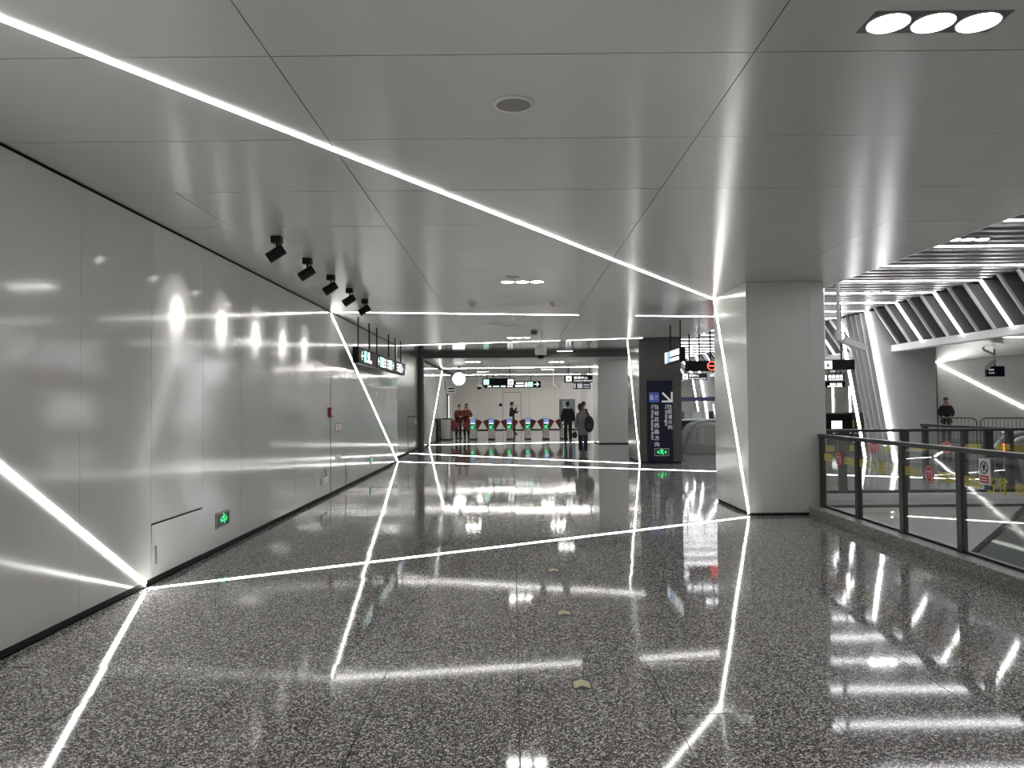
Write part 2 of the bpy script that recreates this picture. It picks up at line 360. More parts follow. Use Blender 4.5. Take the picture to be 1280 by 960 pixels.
# raised dark mirror ceiling bay, fascia, far ceiling
m = MB(); m.prism([(-3.85, y_end(-3.85), 3.6), (4.9, y_end(4.9), 3.6), (4.9, 29, 3.6), (-3.85, 29, 3.6)], (0, 0, .1))
m.prism([(-3.85, y_end(-3.85), ZC+.005), (4.9, y_end(4.9), ZC+.005), (4.9, y_end(4.9), 3.65), (-3.85, y_end(-3.85), 3.65)], (0, -.02, 0))
struct(m.build('ceiling', CEILD))
t = thing('shutter_frame', 'dark steel fire shutter portal with post and overhead beam', 'shutter frame', (-3.5, 29.1, 0))
MB().box(-3.62, 28.95, 0, -3.38, 29.25, 3.6).build('post', mat('shutter_steel', (.1, .1, .098), .4, metal=.6), t)
MB().box(-3.38, 28.98, 3.42, 4.9, 29.2, 3.6).build('beam', mat('shutter_steel', (.1, .1, .098), .4, metal=.6), t)
MB().box(-3.44, 28.94, 0, -3.41, 28.95, 3.55).build('guide_channel', STEEL, t)
struct(MB().box(-8, 29.2, 3.42, 4.75, YE, 3.5).build('ceiling', CEIL))
# ================================================================== LED strips
def strip(p, q, nrm, label, w=.037, g=None, m=LED, name='light_strip', th=.006):
    n = Vector(nrm); p, q = Vector(p)+n*(th/2+.0004), Vector(q)+n*(th/2+.0004)
    o = MB().bar(p, q, w, th, n).build(name, m); tag(o, label, 'light strip', g); return o
strip((-3.27, 1.67, ZC), (3.37, 12.70, ZC), (0, 0, -1), 'white LED strip crossing the ceiling diagonally to the white column')
strip((XW, 1.62, 3.32), (XW, 6.92, .03), (1, 0, 0), 'white LED strip slanting down the glossy wall to the floor line', .05)
strip((-3.28, 6.87, .0005), (3.33, 10.85, .0005), (0, 0, 1), 'white LED strip in the floor running to the white column foot', .04, th=.004)
strip((3.372, 12.66, 3.345), (3.372, 10.97, .03), (-1, 0, 0), 'white LED strip slanting down the side of the white column', .045)
strip((-3.25, 14.05, ZC), (1.3, 14.82, ZC), (0, 0, -1), 'white LED strip across the ceiling above the hanging wall signs')
strip((2.45, 15.02, ZC), (4.7, 15.4, ZC), (0, 0, -1), 'short white LED strip on the ceiling behind the white column')
strip((XW, 13.98, 3.32), (XW, 21.97, .03), (1, 0, 0), 'white LED strip slanting down the glossy wall behind the hanging signs', .045)
strip((-3.3, 22.1, .0005), (10.4, 15.38, .0005), (0, 0, 1), 'white LED strip in the floor passing behind the white column', .04, th=.004)
strip((-3.5, y_end(-3.5)-.04, ZC), (1.3, y_end(1.3)-.04, ZC), (0, 0, -1), 'white LED strip along the ceiling edge before the shutter beam')
strip((1.5, y_end(1.5)-.04, ZC), (3.45, y_end(3.45)-.04, ZC), (0, 0, -1), 'white LED strip along the ceiling edge ending at the dark sign column')
strip((-3.5, 25.9, .0005), (3.45, 20.7, .0005), (0, 0, 1), 'white LED strip in the floor running to the dark sign column foot', .04, th=.004)
strip((3.44, 22.75, 3.58), (3.44, 20.75, .03), (-1, 0, 0), 'white LED strip slanting down the side of the dark sign column', .045)
strip((-3.4, 31.4, .0005), (3.6, 32.8, .0005), (0, 0, 1), 'white LED strip in the floor before the ticket gates', .05, th=.004)
strip((-3.44, 37.2, 3.3), (-3.44, 31.3, .045), (1, 0, 0), 'white LED strip slanting down the far wall past the shutter post', .05)
strip((-3.4, 37.2, 3.42), (4.7, 36.6, 3.42), (0, 0, -1), 'white LED strip on the ceiling above the ticket gates', .05, m=LEDG)
strip((-3.4, 45.0, 3.42), (4.7, 45.6, 3.42), (0, 0, -1), 'white LED strip on the ceiling near the far end wall', .05, m=LEDG)
strip((19.28, 34.5, 3.3), (19.28, 25.0, .05), (-1, 0, 0), 'white LED strip slanting down the far side wall behind the barriers', .075)
strip((19.2, 34.5, 3.36), (14.0, 25.7, 3.36), (0, 0, -1), 'white LED strip on the side bay ceiling meeting the wall strip', .055)
strip((13.2, 20.9, 3.36), (19.0, 20.9, 3.36), (0, 0, -1), 'white LED strip on the side bay ceiling behind the beam', .045)
strip((-3.27, -6.6, ZC), (3.37, 1.0, ZC), (0, 0, -1), 'added fill LED strip on the unseen ceiling behind the viewpoint')  # added out of view: fill light for the hall, continuing the zigzag
strip((XW, -6.3, 3.32), (XW, -1.0, .03), (1, 0, 0), 'added fill LED strip slanting down the unseen wall behind the viewpoint', .045)  # wall leg of the added fill loop, out of view
strip((-3.28, -1.0, .0005), (4.2, 2.2, .0005), (0, 0, 1), 'added fill LED strip in the unseen floor below the viewpoint', .04, th=.004)  # floor leg of the added fill loop, out of view
strip((4.5, 1.5, -.35), (4.5, 12.4, -.35), (1, 0, 0), 'added fill LED line under the near slab edge, lighting the void', .045)  # added lamp hidden by the curb, brightens the void walls
for yv in (43.6, 45.9): strip((19.28, yv, .6), (19.28, yv, 2.5), (-1, 0, 0), 'upright white LED strip on the far side wall '+('nearer the barriers' if yv < 45 else 'nearer the end wall'), .12)
# ================================================================== COLUMNS
def column(name, label, x0, x1, y0, y1, z1, mf, ms, seams_x, seams_side=()):
    t = thing(name, label, 'column', ((x0+x1)/2, (y0+y1)/2, 0))
    MB().box(x0+.02, y0+.02, 0, x1-.02, y1-.02, z1).build('core', BLACK, t)
    xs = [x0]+list(seams_x)+[x1]
    for a, c in zip(xs[:-1], xs[1:]): MB().box(a+(.001 if a > x0 else 0), y0, .045, c-(.001 if c < x1 else 0), y0+.02, z1).build('front_panel', mf, t)
    MB().box(x0, y0+.021, .045, x0+.02, y1, z1).build('side_panel', ms, t)
    MB().box(x1-.02, y0+.021, .045, x1, y1, z1).build('side_panel', mf, t)
    MB().box(x0+.021, y1-.02, .045, x1-.021, y1, z1).build('back_panel', mf, t)
    return t
column('clad_column', 'broad white clad column beside the glass balustrade', 3.373, 4.49, 10.94, 12.70, ZC-.002, COLM, COLG, (3.56, 4.28))
c2 = column('clad_column', 'dark grey column carrying the tall navy direction sign', 3.44, 4.58, 20.68, 22.75, 3.598, DARKC, mat('dark_gloss', (.26, .26, .25), .14, metal=.4), ())
column('clad_column', 'plain light grey column beyond the shutter portal', 3.47, 5.0, 30.9, 33.0, 3.42, COLM, COLG, ())
column('clad_column', 'slim pale column behind the far grey column', 3.95, 4.3, 44.2, 44.7, 3.42, BACKW, BACKW, ())
# navy direction sign on the dark column
Y2 = 20.68
t = thing('direction_sign', 'tall navy metro direction sign with white arrow and vertical lettering', 'sign', (3.99, Y2, .03))
MB().box(3.645, Y2-.03, .03, 4.335, Y2, 2.24).build('panel', NAVY, t, bevel=.006)
yf = Y2-.031
o = MB().box(3.70, yf-.002, 1.66, 3.96, yf+.001, 1.92).build('line_badge', LNAVY, t, bevel=.001)
m = MB(); e = .012
for b4 in ((3.70, 1.66, 3.96, 1.66+e), (3.70, 1.92-e, 3.96, 1.92), (3.70, 1.66, 3.70+e, 1.92), (3.96-e, 1.66, 3.96, 1.92)): m.box(b4[0], yf-.004, b4[1], b4[2], yf-.002, b4[3])
m.build('badge_outline', mat('badge_line', (.12, .2, .6), .4), o)
RX, UZ = (1, 0, 0), (0, 0, 1)
text('numeral', '6', .2, GWHI, (3.725, yf-.003, 1.72), RX, UZ, o, fit_h=.15)
text('line_name', '号线', .08, GWHI, (3.84, yf-.003, 1.79), RX, UZ, o, fit_w=.10)
text('line_name', 'Line 6', .05, GWHI, (3.84, yf-.003, 1.73), RX, UZ, o, fit_w=.10)
m = MB(); yb = yf-.002
m.bar((4.06, yb, 1.91), (4.29, yb, 1.68), .05, .002, (0, -1, 0)); m.bar((4.315, yb, 1.93), (4.315, yb, 1.655), .045, .002, (0, -1, 0)); m.bar((4.04, yb, 1.675), (4.33, yb, 1.675), .045, .002, (0, -1, 0))
m.build('arrow', GWHI, t)
def vtext(s, x, z, size, step):
    for i, ch in enumerate(s): text('character', ch, size, GWHI, (x, yb, z-i*step-size), RX, UZ, t, fit_h=size*.92, fit_w=size*.9)
vtext('往桂花西路方向', 3.835, 1.60, .135, .168)
vtext('往双浦方向', 4.20, 1.60, .125, .138)
text('lettering', 'To West Guihua Road', .08, GWHI, (3.745, yb, 1.60), (0, 0, -1), (1, 0, 0), t, fit_w=.95)
text('lettering', 'To Shuangpu', .08, GWHI, (4.10, yb, 1.60), (0, 0, -1), (1, 0, 0), t, fit_w=.58)
t = thing('exit_sign', 'green lit exit sign plate on the navy direction sign', 'exit sign', (4.02, Y2-.03, .2))
MB().box(3.82, Y2-.042, .2, 4.22, Y2-.031, .41).build('frame', mat('exit_frame', (.3, .3, .28), .4), t)
MB().box(3.84, Y2-.045, .225, 4.2, Y2-.042, .385).build('face', mat('exit_green_dark', (.0, .03, .012), .3), t)
run_man(t, SGG, 0, 0, .2, (1, 0, 0), (4.02, Y2-.044, .305), (0, -1, 0))
# ================================================================== DOWNLIGHTS
def downlight(x, y, z, label, L=.62, D=.2, lens=LENS):
    t = thing('downlight', label, 'light', (x, y, z), 'triple round downlights in the ceilings')
    MB().box(x-L/2, y-D/2, z-.002, x+L/2, y+D/2, z+.002).build('frame', mat('downlight_frame', (.12, .12, .12), .4, metal=.5), t)
    for i in (-1, 0, 1):
        cx = x+i*L/3
        rg = MB().lathe([(D*.485, -.002), (D*.485, -.008), (D*.455, -.008), (D*.455, -.002)], (cx, y, z), n=24).build('ring', mat('ring_metal', (.6, .6, .58), .3, metal=.5), t)
        MB().lathe([(D*.45, -.0025), (D*.45, -.006)], (cx, y, z), n=24).build('lens', lens, rg)
    return t
downlight(1.945, 3.45, ZC, 'triple round downlight in the hall ceiling nearest the balustrade')
downlight(.15, 10.72, ZC, 'triple round downlight in the hall ceiling beside the small round speaker')
downlight(.17, 19.7, ZC, 'triple round downlight in the hall ceiling near the dome camera')
downlight(1.95, 28.2, 3.6, 'triple round downlight just before the shutter beam', .6, .2)
for x, y, w in ((-1.64, 31.6, 'near the round clock'), (1.88, 32.2, 'near the customer service sign'), (1.8, 39, 'beyond the gates on the notice board side'), (-1.6, 41.2, 'beyond the gates near the dark dome camera')):
    downlight(x, y, 3.42, 'triple round downlight in the gate hall ceiling '+w, .66, .2, LENSG)
for x, y, w in ((-.8, -1.5, 'nearer'), (1.9, -4.5, 'farther')): downlight(x, y, ZC, 'added triple round fill downlight behind the viewpoint, the one '+w+' to the crossing floor strip')  # added unseen pair, more ambient light from behind the camera
for x, y, w in ((6.75, 11.2, 'at the hall ceiling edge'), (7.95, 16.6, 'above the far balustrade'), (6.3, 26, 'beyond the display board')):
    downlight(x, y, 4.01, 'triple round downlight among the atrium slats '+w, .62, .2)
for x, y, w in ((13.5, 33, 'beside the pleated pier'), (14.5, 42, 'near the end wall')): downlight(x, y, 3.36, 'added triple round fill downlight in the side bay ceiling '+w, .62, .2, LENSG)  # added pair that brightens the far part of the side wall
# ================================================================== SPOTLIGHTS on the ceiling
def spot(y, label):
    t = thing('spotlight', label, 'spotlight', (-2.39, y, ZC), 'black cylinder spotlights aimed at the glossy wall')
    MB().box(-2.44, y-.05, 3.285, -2.34, y+.05, ZC-.005).build('mount', BLK, t, bevel=.004)
    MB().lathe([(.012, 0), (.012, -.06)], (-2.39, y, 3.286), n=10).build('stem', BLK, t)
    ax = Vector((-.76, -.14, -.53)).normalized(); c = Vector((-2.40, y, 3.18))
    MB().lathe([(.053, -.095), (.056, -.09), (.056, .09), (.053, .095), (.048, .095), (.046, .07)], c, ax, 24).build('cylinder', BLK, t, smooth=True)
    MB().lathe([(.046, .072), (.046, .076)], c, ax, 20).build('lens', mat('spot_lens', (1, 1, 1), .4, emit=3, ecol=(1, .97, .92)), t)
    for en, sz in ((46, 26), (12, 54)):
      ld = bpy.data.lights.new('spot_beam', 'SPOT'); ld.energy = en; ld.spot_size = math.radians(sz); ld.spot_blend = 1.; ld.shadow_soft_size = .03; ld.color = (1, .97, .92)
      lo = bpy.data.objects.new('spot_beam', ld); C.objects.link(lo); lo.parent = t
      lo.location = c+ax*.115-Vector((-2.39, y, ZC)); lo.rotation_euler = ax.to_track_quat('-Z', 'Y').to_euler()
for i in range(5):
    spot(7.72+1.158*i, 'black cylinder spotlight, '+['first', 'second', 'third', 'fourth', 'fifth'][i]+' of five counted from the ceiling end opposite the hanging signs')
# small ceiling fittings
t = thing('ceiling_speaker', 'round beige ceiling speaker above the open hall floor', 'speaker', (.02, 4.36, ZC))
MB().lathe([(.118, -.0), (.118, -.006), (.1, -.01), (.1, -.004)], (.02, 4.36, ZC), n=32).build('rim', WHITEP, t, smooth=True)
MB().lathe([(.1, -.004), (.1, -.007)], (.02, 4.36, ZC), n=32).build('grille', mat('speaker_grille', (.3, .29, .25), .7), t)
t = thing('ceiling_speaker', 'round ceiling speaker tucked against a triple downlight', 'speaker', (.03, 10.3, ZC))
MB().lathe([(.118, -.0), (.118, -.006), (.1, -.01), (.1, -.004)], (.03, 10.3, ZC), n=24).build('rim', WHITEP, t)
MB().lathe([(.1, -.004), (.1, -.007)], (.03, 10.3, ZC), n=24).build('grille', mat('speaker_grille', (.3, .29, .25), .7), t)
for x, w in ((-.67, 'spotlights'), (.71, 'white column')):
    t = thing('smoke_detector', 'small beige smoke detector nearer the '+w, 'detector', (x, 12.9, ZC), 'beige smoke detectors')
    MB().lathe([(.07, 0), (.07, -.02), (.055, -.025), (.045, -.08), (.03, -.09)], (x, 12.9, ZC), n=16).build('body', BEIGEP, t, smooth=True)
    MB().lathe([(.085, 0), (.085, -.012)], (x, 12.9, ZC), n=16).build('base', WHITEP, t)
t = thing('sprinkler', 'tiny white sprinkler head under the hall ceiling', 'sprinkler', (.02, 15.2, ZC))
MB().lathe([(.03, 0), (.03, -.01), (.01, -.015), (.012, -.05), (.02, -.055)], (.02, 15.2, ZC), n=10).build('head', WHITEP, t)
t = thing('dome_camera', 'white dome camera hanging on a short rod from the ceiling', 'camera', (.68, 18.2, ZC))
MB().lathe([(.06, 0), (.06, -.02), (.02, -.03), (.02, -.33)], (.68, 18.2, ZC), n=14).build('rod', WHITEP, t, smooth=True)
MB().lathe([(.03, -.30), (.09, -.32), (.13, -.37), (.145, -.45), (.14, -.53), (.115, -.56)], (.68, 18.2, ZC), n=20).build('housing', WHITEP, t, smooth=True)
MB().lathe([(.1, -.56), (.09, -.60), (.065, -.635), (.03, -.65)], (.68, 18.2, ZC), n=18).build('lens_dome', BLK, t, smooth=True)
t = thing('junction_box', 'little dark junction box on the ceiling beside the dome camera', 'box', (.5, 17.9, ZC))
MB().box(.44, 17.85, 3.27, .58, 17.97, ZC).build('box', mat('junction_grey', (.08, .08, .08), .5), t, bevel=.005)
# floor chevron markers
for k, (y, w) in enumerate(((4.46, 'third before'), (5.97, 'second before'), (7.5, 'first before'), (10.7, 'first after'), (12.3, 'second after'))):
    t = thing('floor_marker', 'yellow chevron floor marker, '+w+' the floor light strip that ends at the white column', 'floor marker', (.385, y, 0), 'chevron markers along the hall floor')
    MB().box(.33, y-.08, .0, .44, y+.08, .002).build('plate', mat('marker_dark', (.03, .03, .028), .5), t)
    a = [(.338, y-.075, .0021), (.385, y-.035, .0021), (.432, y-.075, .0021), (.432, y+.025, .0021), (.385, y+.07, .0021), (.338, y+.025, .0021)]
    MB().add(a+[(p[0], p[1], .0027) for p in a], [(0, 1, 4, 5), (1, 2, 3, 4), (6, 7, 10, 11), (7, 8, 9, 10)]).build('chevron', mat('marker_yellow', (.62, .6, .36), .5), t)
# ================================================================== HANGING SIGNS
def sign_box(name, label, x0, x1, y0, y1, z0, z1, rods, ztop, group=None, face=SBLK, rod_r=.016):
    t = thing(name, label, 'sign', ((x0+x1)/2, (y0+y1)/2, z0), group)
    MB().box(x0, y0, z0, x1, y1, z1).build('box', face, t, bevel=.01)
    for rd in rods:
        rx, ry = rd[:2]; zt = rd[2] if len(rd) > 2 else ztop
        MB().lathe([(rod_r, 0), (rod_r, zt-z1+.003)], (rx, ry, z1-.003), n=8).build('rod', BLK, t)
    return t
class Face:      # flat print on a sign face: local 2D (right, up) with origin at the lower left
    def __init__(s, t, org, right, n): s.t = t; s.o = Vector(org); s.R = Vector(right); s.N = Vector(n); s.U = Vector((0, 0, 1))
    def P(s, a, c, d=.0015): return s.o+s.R*a+s.U*c+s.N*d
    def rect(s, a, c, w, h, m, name='print'):
        mb = MB(); p = [s.P(a, c, .0), s.P(a+w, c, .0), s.P(a+w, c+h, .0), s.P(a, c+h, .0)]; mb.prism(p, s.N*.003); return mb.build(name, m, s.t)
    def arrow(s, a, c, sz, d, m):
        q = lambda x, y: s.P(a+sz/2+d*x*sz, c+sz/2+y*sz); mb = MB()
        mb.bar(q(-.5, 0), q(.45, 0), .13*sz, .003, s.N); mb.bar(q(.47, 0), q(.05, .42), .13*sz, .003, s.N); mb.bar(q(.47, 0), q(.05, -.42), .13*sz, .003, s.N)
        return mb.build('arrow', m, s.t)
    def icon(s, a, c, sz, m, mk):       # lit square with a dark standing figure
        r_ = s.rect(a, c, sz, sz, m, 'icon'); mb = MB(); q = lambda x, y: s.P(a+x*sz, c+y*sz, .004)
        mb.bar(q(.35, .15), q(.5, .6), .14*sz, .002, s.N); mb.bar(q(.65, .15), q(.5, .6), .14*sz, .002, s.N); mb.bar(q(.2, .5), q(.8, .62), .1*sz, .002, s.N); mb.lathe([(.1*sz, 0), (.1*sz, .002)], q(.5, .78), s.N, 10)
        o = mb.build('figure', mk, r_, local=True)
        org = wloc(r_)
        for v in o.data.vertices: v.co -= org
        return r_
    def txt(s, body, a, c, h, m, w=None): return text('lettering', body, h, m, s.P(a, c), s.R, s.U, s.t, fit_h=h, fit_w=w)
# A: three lit boxes along the left wall, faces towards +X
GA = 'black lit signs hanging in a row along the glossy wall'
def side_sign(y0, y1, rods, label, fill):
    t = sign_box('hanging_sign', label, -3.07, -2.95, y0, y1, 2.45, 2.765, [(-3.01, q) for q in rods], ZC, GA)
    fill(Face(t, (-2.949, y0, 2.45), (0, 1, 0), (1, 0, 0)), y1-y0); return t
def fa(f, L):
    f.arrow(.28, .06, .2, -1, SGW); f.rect(.55, .045, .22, .23, SGGP); f.rect(.82, .14, .14, .13, SGB); f.rect(1.0, .05, .12, .22, SGW); f.rect(.82, .05, .15, .06, SGW); f.rect(1.16, .05, .2, .06, SGW)
def fb(f, L):
    f.arrow(.1, .06, .2, -1, SGW); f.rect(.36, .045, .2, .23, SGGP); f.icon(.62, .045, .22, SGW, SBLK)
    for i in range(3): f.rect(.9, .06+.075*i, .24, .045, SGW)
    for i in range(3): f.rect(1.3, .06+.075*i, .22, .045, SGW)
    f.icon(1.6, .045, .22, SGW, SBLK); f.rect(1.88, .045, .14, .23, SGGP); f.arrow(2.08, .06, .2, 1, SGW)
def fc(f, L):
    for i in range(3): f.rect(.3, .06+.075*i, .4, .045, SGW)
    f.icon(.78, .045, .22, SGW, SBLK); f.rect(1.05, .045, .12, .23, SGB); f.arrow(1.22, .06, .18, 1, SGW)
side_sign(14.6, 16.6, (14.85, 16.0), 'lit black wayfinding box with a left arrow, nearest the spotlights', fa)
side_sign(16.63, 19.1, (16.9, 18.5), 'lit black wayfinding box with arrows at both ends, middle of the row', fb)
side_sign(19.13, 20.9, (19.55, 20.5), 'lit black wayfinding box ending with a right arrow by the steel wall', fc)
# B, C, D: signs over and beyond the gates
t = sign_box('hanging_sign', 'black hanging sign with a pale green square and white figure above the gates', -1.42, .08, 36.0, 36.15, 2.53, 2.88, [(-1.2, 36.07), (-.12, 36.07)], 3.42, rod_r=.022)
f = Face(t, (-1.42, 35.999, 2.53), RX, (0, -1, 0)); f.rect(.05, .05, .26, .25, SGGP); f.icon(1.2, .04, .26, SGW, SBLK)
t = sign_box('hanging_sign', 'long black hanging sign with green exit square and right arrow', -1.6, 1.6, 43, 43.15, 2.58, 2.95, [(-1.1, 43.07), (1.05, 43.07)], 3.42, rod_r=.025)
f = Face(t, (-1.6, 42.999, 2.58), RX, (0, -1, 0))
for a, w, mm in ((.2, .2, SGW), (.5, .35, SGGP), (.95, .25, SGW), (1.3, .3, SGW)): f.rect(a, .05, w, .09, mm)
f.rect(1.75, .06, .5, .1, SGW); f.rect(1.8, .22, .42, .08, SGW); f.rect(2.3, .05, .14, .25, SGW); f.rect(2.48, .05, .27, .27, SGGP); f.arrow(2.82, .06, .26, 1, SGW)
t = sign_box('hanging_sign', 'black customer service centre sign hanging near the grey column', 2.32, 3.9, 34, 34.14, 2.59, 2.92, [(2.5, 34.07), (3.45, 34.07)], 3.42, rod_r=.022)
f = Face(t, (2.32, 33.999, 2.59), RX, (0, -1, 0)); f.icon(.07, .05, .24, SGW, SBLK); f.txt('客服中心', .42, .15, .12, SGW, .62); f.txt('Customer Service Center', .42, .055, .06, SGW, 1.05)
t = sign_box('hanging_sign', 'small navy hanging sign below the customer service sign', 3.35, 4.3, 42, 42.12, 2.46, 2.8, [(3.5, 42.06), (4.1, 42.06)], 3.42, face=NAVY)
f = Face(t, (3.35, 41.999, 2.46), RX, (0, -1, 0)); f.rect(.03, .05, .1, .24, GWHI); f.rect(.22, .05, .28, .24, GWHI); f.rect(.56, .19, .33, .07, GWHI); f.rect(.56, .07, .33, .05, GWHI)
# E: small lit sign in front of the dark column
t = sign_box('hanging_sign', 'small white and blue lit sign hanging before the dark column', 3.49, 3.6, 15.85, 17.45, 2.5, 2.8, [(3.54, 16.0), (3.54, 17.0)], ZC)
f = Face(t, (3.489, 17.45, 2.5), (0, -1, 0), (-1, 0, 0)); f.rect(.06, .03, .22, .24, SGW); f.rect(.3, .03, .28, .24, SGB); f.rect(.64, .15, .45, .12, SGW); f.rect(1.14, .15, .4, .12, SGW); f.rect(.64, .04, .86, .07, SGW)
# F: long black LED board beyond the column
t = sign_box('led_board', 'long black overhead display board with a red ring symbol', 4.36, 8.55, 19, 19.16, 2.42, 2.68, [(4.44, 19.08, 3.358), (4.69, 19.08, 3.358), (4.97, 19.08), (8.25, 19.08)], 4.018, rod_r=.02)
f = Face(t, (4.36, 18.999, 2.42), RX, (0, -1, 0)); m = MB()
for k in range(24):
    a0, a1 = 2*math.pi*k/24, 2*math.pi*(k+1)/24; m.bar(f.P(.62+.105*math.cos(a0), .13+.105*math.sin(a0)), f.P(.62+.105*math.cos(a1), .13+.105*math.sin(a1)), .022, .003, (0, -1, 0))
m.bar(f.P(.53, .13), f.P(.71, .13), .03, .003, (0, -1, 0)); m.build('ring_symbol', SGR, t); f.icon(3.42, .03, .2, SGW, SBLK)
t = sign_box('hanging_sign', 'customer service centre sign seen past the dark column', 7.1, 8.18, 32, 32.12, 2.6, 2.88, [(7.3, 32.12), (8.0, 32.12)], 4.02, face=NAVY)
f = Face(t, (7.1, 31.999, 2.6), RX, (0, -1, 0)); f.icon(.05, .03, .22, SGW, SBLK); f.txt('客服中心', .32, .13, .11, SGW, .42); f.txt('Customer Service Center', .32, .04, .05, SGW, .72)
t = sign_box('hanging_sign', 'black hanging sign with four white squares beyond the column', 9.9, 11.55, 25.5+1, 26.65, 2.35, 2.58, [(10.5, 26.57), (11.3, 26.57)], 3.36)
f = Face(t, (9.9, 26.499, 2.35), RX, (0, -1, 0)); f.icon(.85, .02, .19, SGW, SBLK)
for i in range(4): f.rect(1.1+.13*i, .1, .1, .11, SGW)
f.rect(1.1, .03, .5, .04, SGW)
t = sign_box('hanging_sign', 'lowest small hanging sign beyond the white column', 12.3, 13.1, 30, 30.1, 2.2, 2.42, [(12.5, 30.05), (12.95, 30.05)], 3.36)
f = Face(t, (12.3, 29.999, 2.2), RX, (0, -1, 0)); f.rect(.2, .08, .22, .08, SGW); f.rect(.47, .08, .2, .08, SGW); f.rect(.1, .02, .6, .03, SGW)
# clock
t = thing('station_clock', 'round white lit clock hanging before the ticket gates', 'clock', (-2.46, 35, 2.5))
MB().lathe([(.018, 0), (.018, .33)], (-2.46, 35, 3.1), n=8).build('rod', BLK, t)
MB().lathe([(.31, -.05), (.31, .05)], (-2.46, 35, 2.83), (0, -1, 0), 40).build('case', mat('clock_case', (.4, .4, .4), .3), t)
o = MB().lathe([(.295, .05), (.295, .054)], (-2.46, 35, 2.83), (0, -1, 0), 40).build('dial', mat('clock_dial', (1, 1, 1), .4, emit=1.1, ecol=(1, 1, 1)), t)
m = MB()
for k in range(12):
    a = math.pi*k/6; m.bar((-2.46+.25*math.sin(a), 34.944, 2.83+.25*math.cos(a)), (-2.46+.275*math.sin(a), 34.944, 2.83+.275*math.cos(a)), .012, .002, (0, -1, 0))
m.bar((-2.46, 34.943, 2.83), (-2.40, 34.943, 2.86), .012, .002, (0, -1, 0)); m.bar((-2.46, 34.943, 2.83), (-2.49, 34.943, 2.84), .012, .002, (0, -1, 0))
m.build('hands', mat('clock_ink', (.5, .5, .5), .5), o)
# ================================================================== BALUSTRADE beside the void
struct(MB().box(4.22, YB, -.01, 4.52, 10.93, .135).build('trim_2', CURB, bevel=.012))
rail = thing('balustrade', 'glass balustrade with dark posts on the terrazzo curb', 'railing', (4.4, 9, .135))
posts = [10.86-1.115*k for k in range(12)]
for y in posts: MB().box(4.37, y-.045, .135, 4.43, y+.045, 1.12).build('post', POST, rail, bevel=.006)
MB().box(4.36, posts[-1], 1.115, 4.44, 10.93, 1.165).build('handrail', POST, rail, bevel=.012)
for a, c in zip(posts[1:], posts[:-1]):
    p = MB().box(4.394, a+.046, .155, 4.406, c-.046, 1.10).build('glass_pane', GLASS, rail)
    MB().box(4.39, a+.045, .136, 4.41, c-.045, .158).build('channel', BLK, rail)
XG = 4.3925
def stripes(par, y0, y1, z, n=6, fixed=None, ax='y', m=YEL):
    mb = MB()
    for i in range(n):
        zz = z+i*.017; sh = .006*(i % 3)
        if ax == 'y': mb.box(XG-.001, y0+sh, zz, XG, y1-sh, zz+.009)
        else: mb.box(y0+sh, fixed-.001, zz, y1-sh, fixed, zz+.009)
    mb.build('decal', m, par)
def logo(par, c, R, U, N, rad):
    c, R, U, N = Vector(c), Vector(R), Vector(U), Vector(N); m = MB().lathe([(rad, 0), (rad, .001)], c, N, 28); o = m.build('emblem', REDD, par)
    q = lambda x, y: c+R*(x*rad)+U*(y*rad)+N*.0016; m = MB()
    for p, s_ in (((-.5, -.55), (-.5, .35)), ((-.5, .35), (0, .35)), ((0, .35), (0, -.5)), ((0, .35), (.45, .35)), ((.45, .35), (.5, -.55))): m.bar(q(*p), q(*s_), .17*rad, .001, N)
    for k in range(20):
        a0, a1 = 2*math.pi*k/20, 2*math.pi*(k+1)/20; m.bar(q(.84*math.cos(a0), .84*math.sin(a0)), q(.84*math.cos(a1), .84*math.sin(a1)), .1*rad, .001, N)
    m2 = m.mesh('emblem_strokes', mat('emblem_white', (.6, .5, .5), .5), org=wloc(par)); oo = bpy.data.objects.new('emblem_strokes', m2); C.objects.link(oo); oo.parent = o
def glyph(par, y, z, h, kind, ax='y', fixed=None):
    mb = MB()
    st = {0: (((.1, 1), (.8, 1)), ((.8, 1), (.4, .6)), ((.4, .6), (.9, .4)), ((.9, .4), (.7, 0)), ((.7, 0), (.1, .05))),
          1: (((.15, .9), (.15, 0)), ((.5, 1), (.5, 0)), ((.85, .9), (.85, 0)), ((0, .7), (1, .7)), ((0, .35), (1, .35)), ((0, 0), (1, 0))),
          2: (((.3, 1), (.3, 0)), ((0, .75), (.6, .75)), ((.6, 1), (1, .8)), ((.75, .8), (.7, 0)), ((.7, 0), (1, .15)), ((.1, .4), (.55, .4)))}[kind]
    for p, q in st:
        if ax == 'y': mb.bar((XG-.0005, y-p[0]*h, z+p[1]*h), (XG-.0005, y-q[0]*h, z+q[1]*h), .02, .001, (-1, 0, 0))
        else: mb.bar((y+p[0]*h, fixed-.0005, z+p[1]*h), (y+q[0]*h, fixed-.0005, z+q[1]*h), .02, .001, (0, -1, 0))
    mb.build('decal', YEL, par)
for k, (a, c) in enumerate(zip(posts[1:], posts[:-1])):
    if k % 2 == 0:
        stripes(rail, c-.36, c-.06, .80); logo(rail, (XG, (a+c)/2, .85), (0, -1, 0), (0, 0, 1), (-1, 0, 0), .095); stripes(rail, a+.06, a+.4, .80)
    else:
        stripes(rail, c-.36, c-.06, .80); glyph(rail, (a+c)/2+.14, .78, .13, 0); glyph(rail, (a+c)/2-.02, .78, .14, 1 if k < 2 else 2); stripes(rail, a+.06, a+.3, .80)
t = thing('warning_placard', 'white no-climbing placard with red lower band hung on the glass', 'sign', (4.385, 7.1, .86))
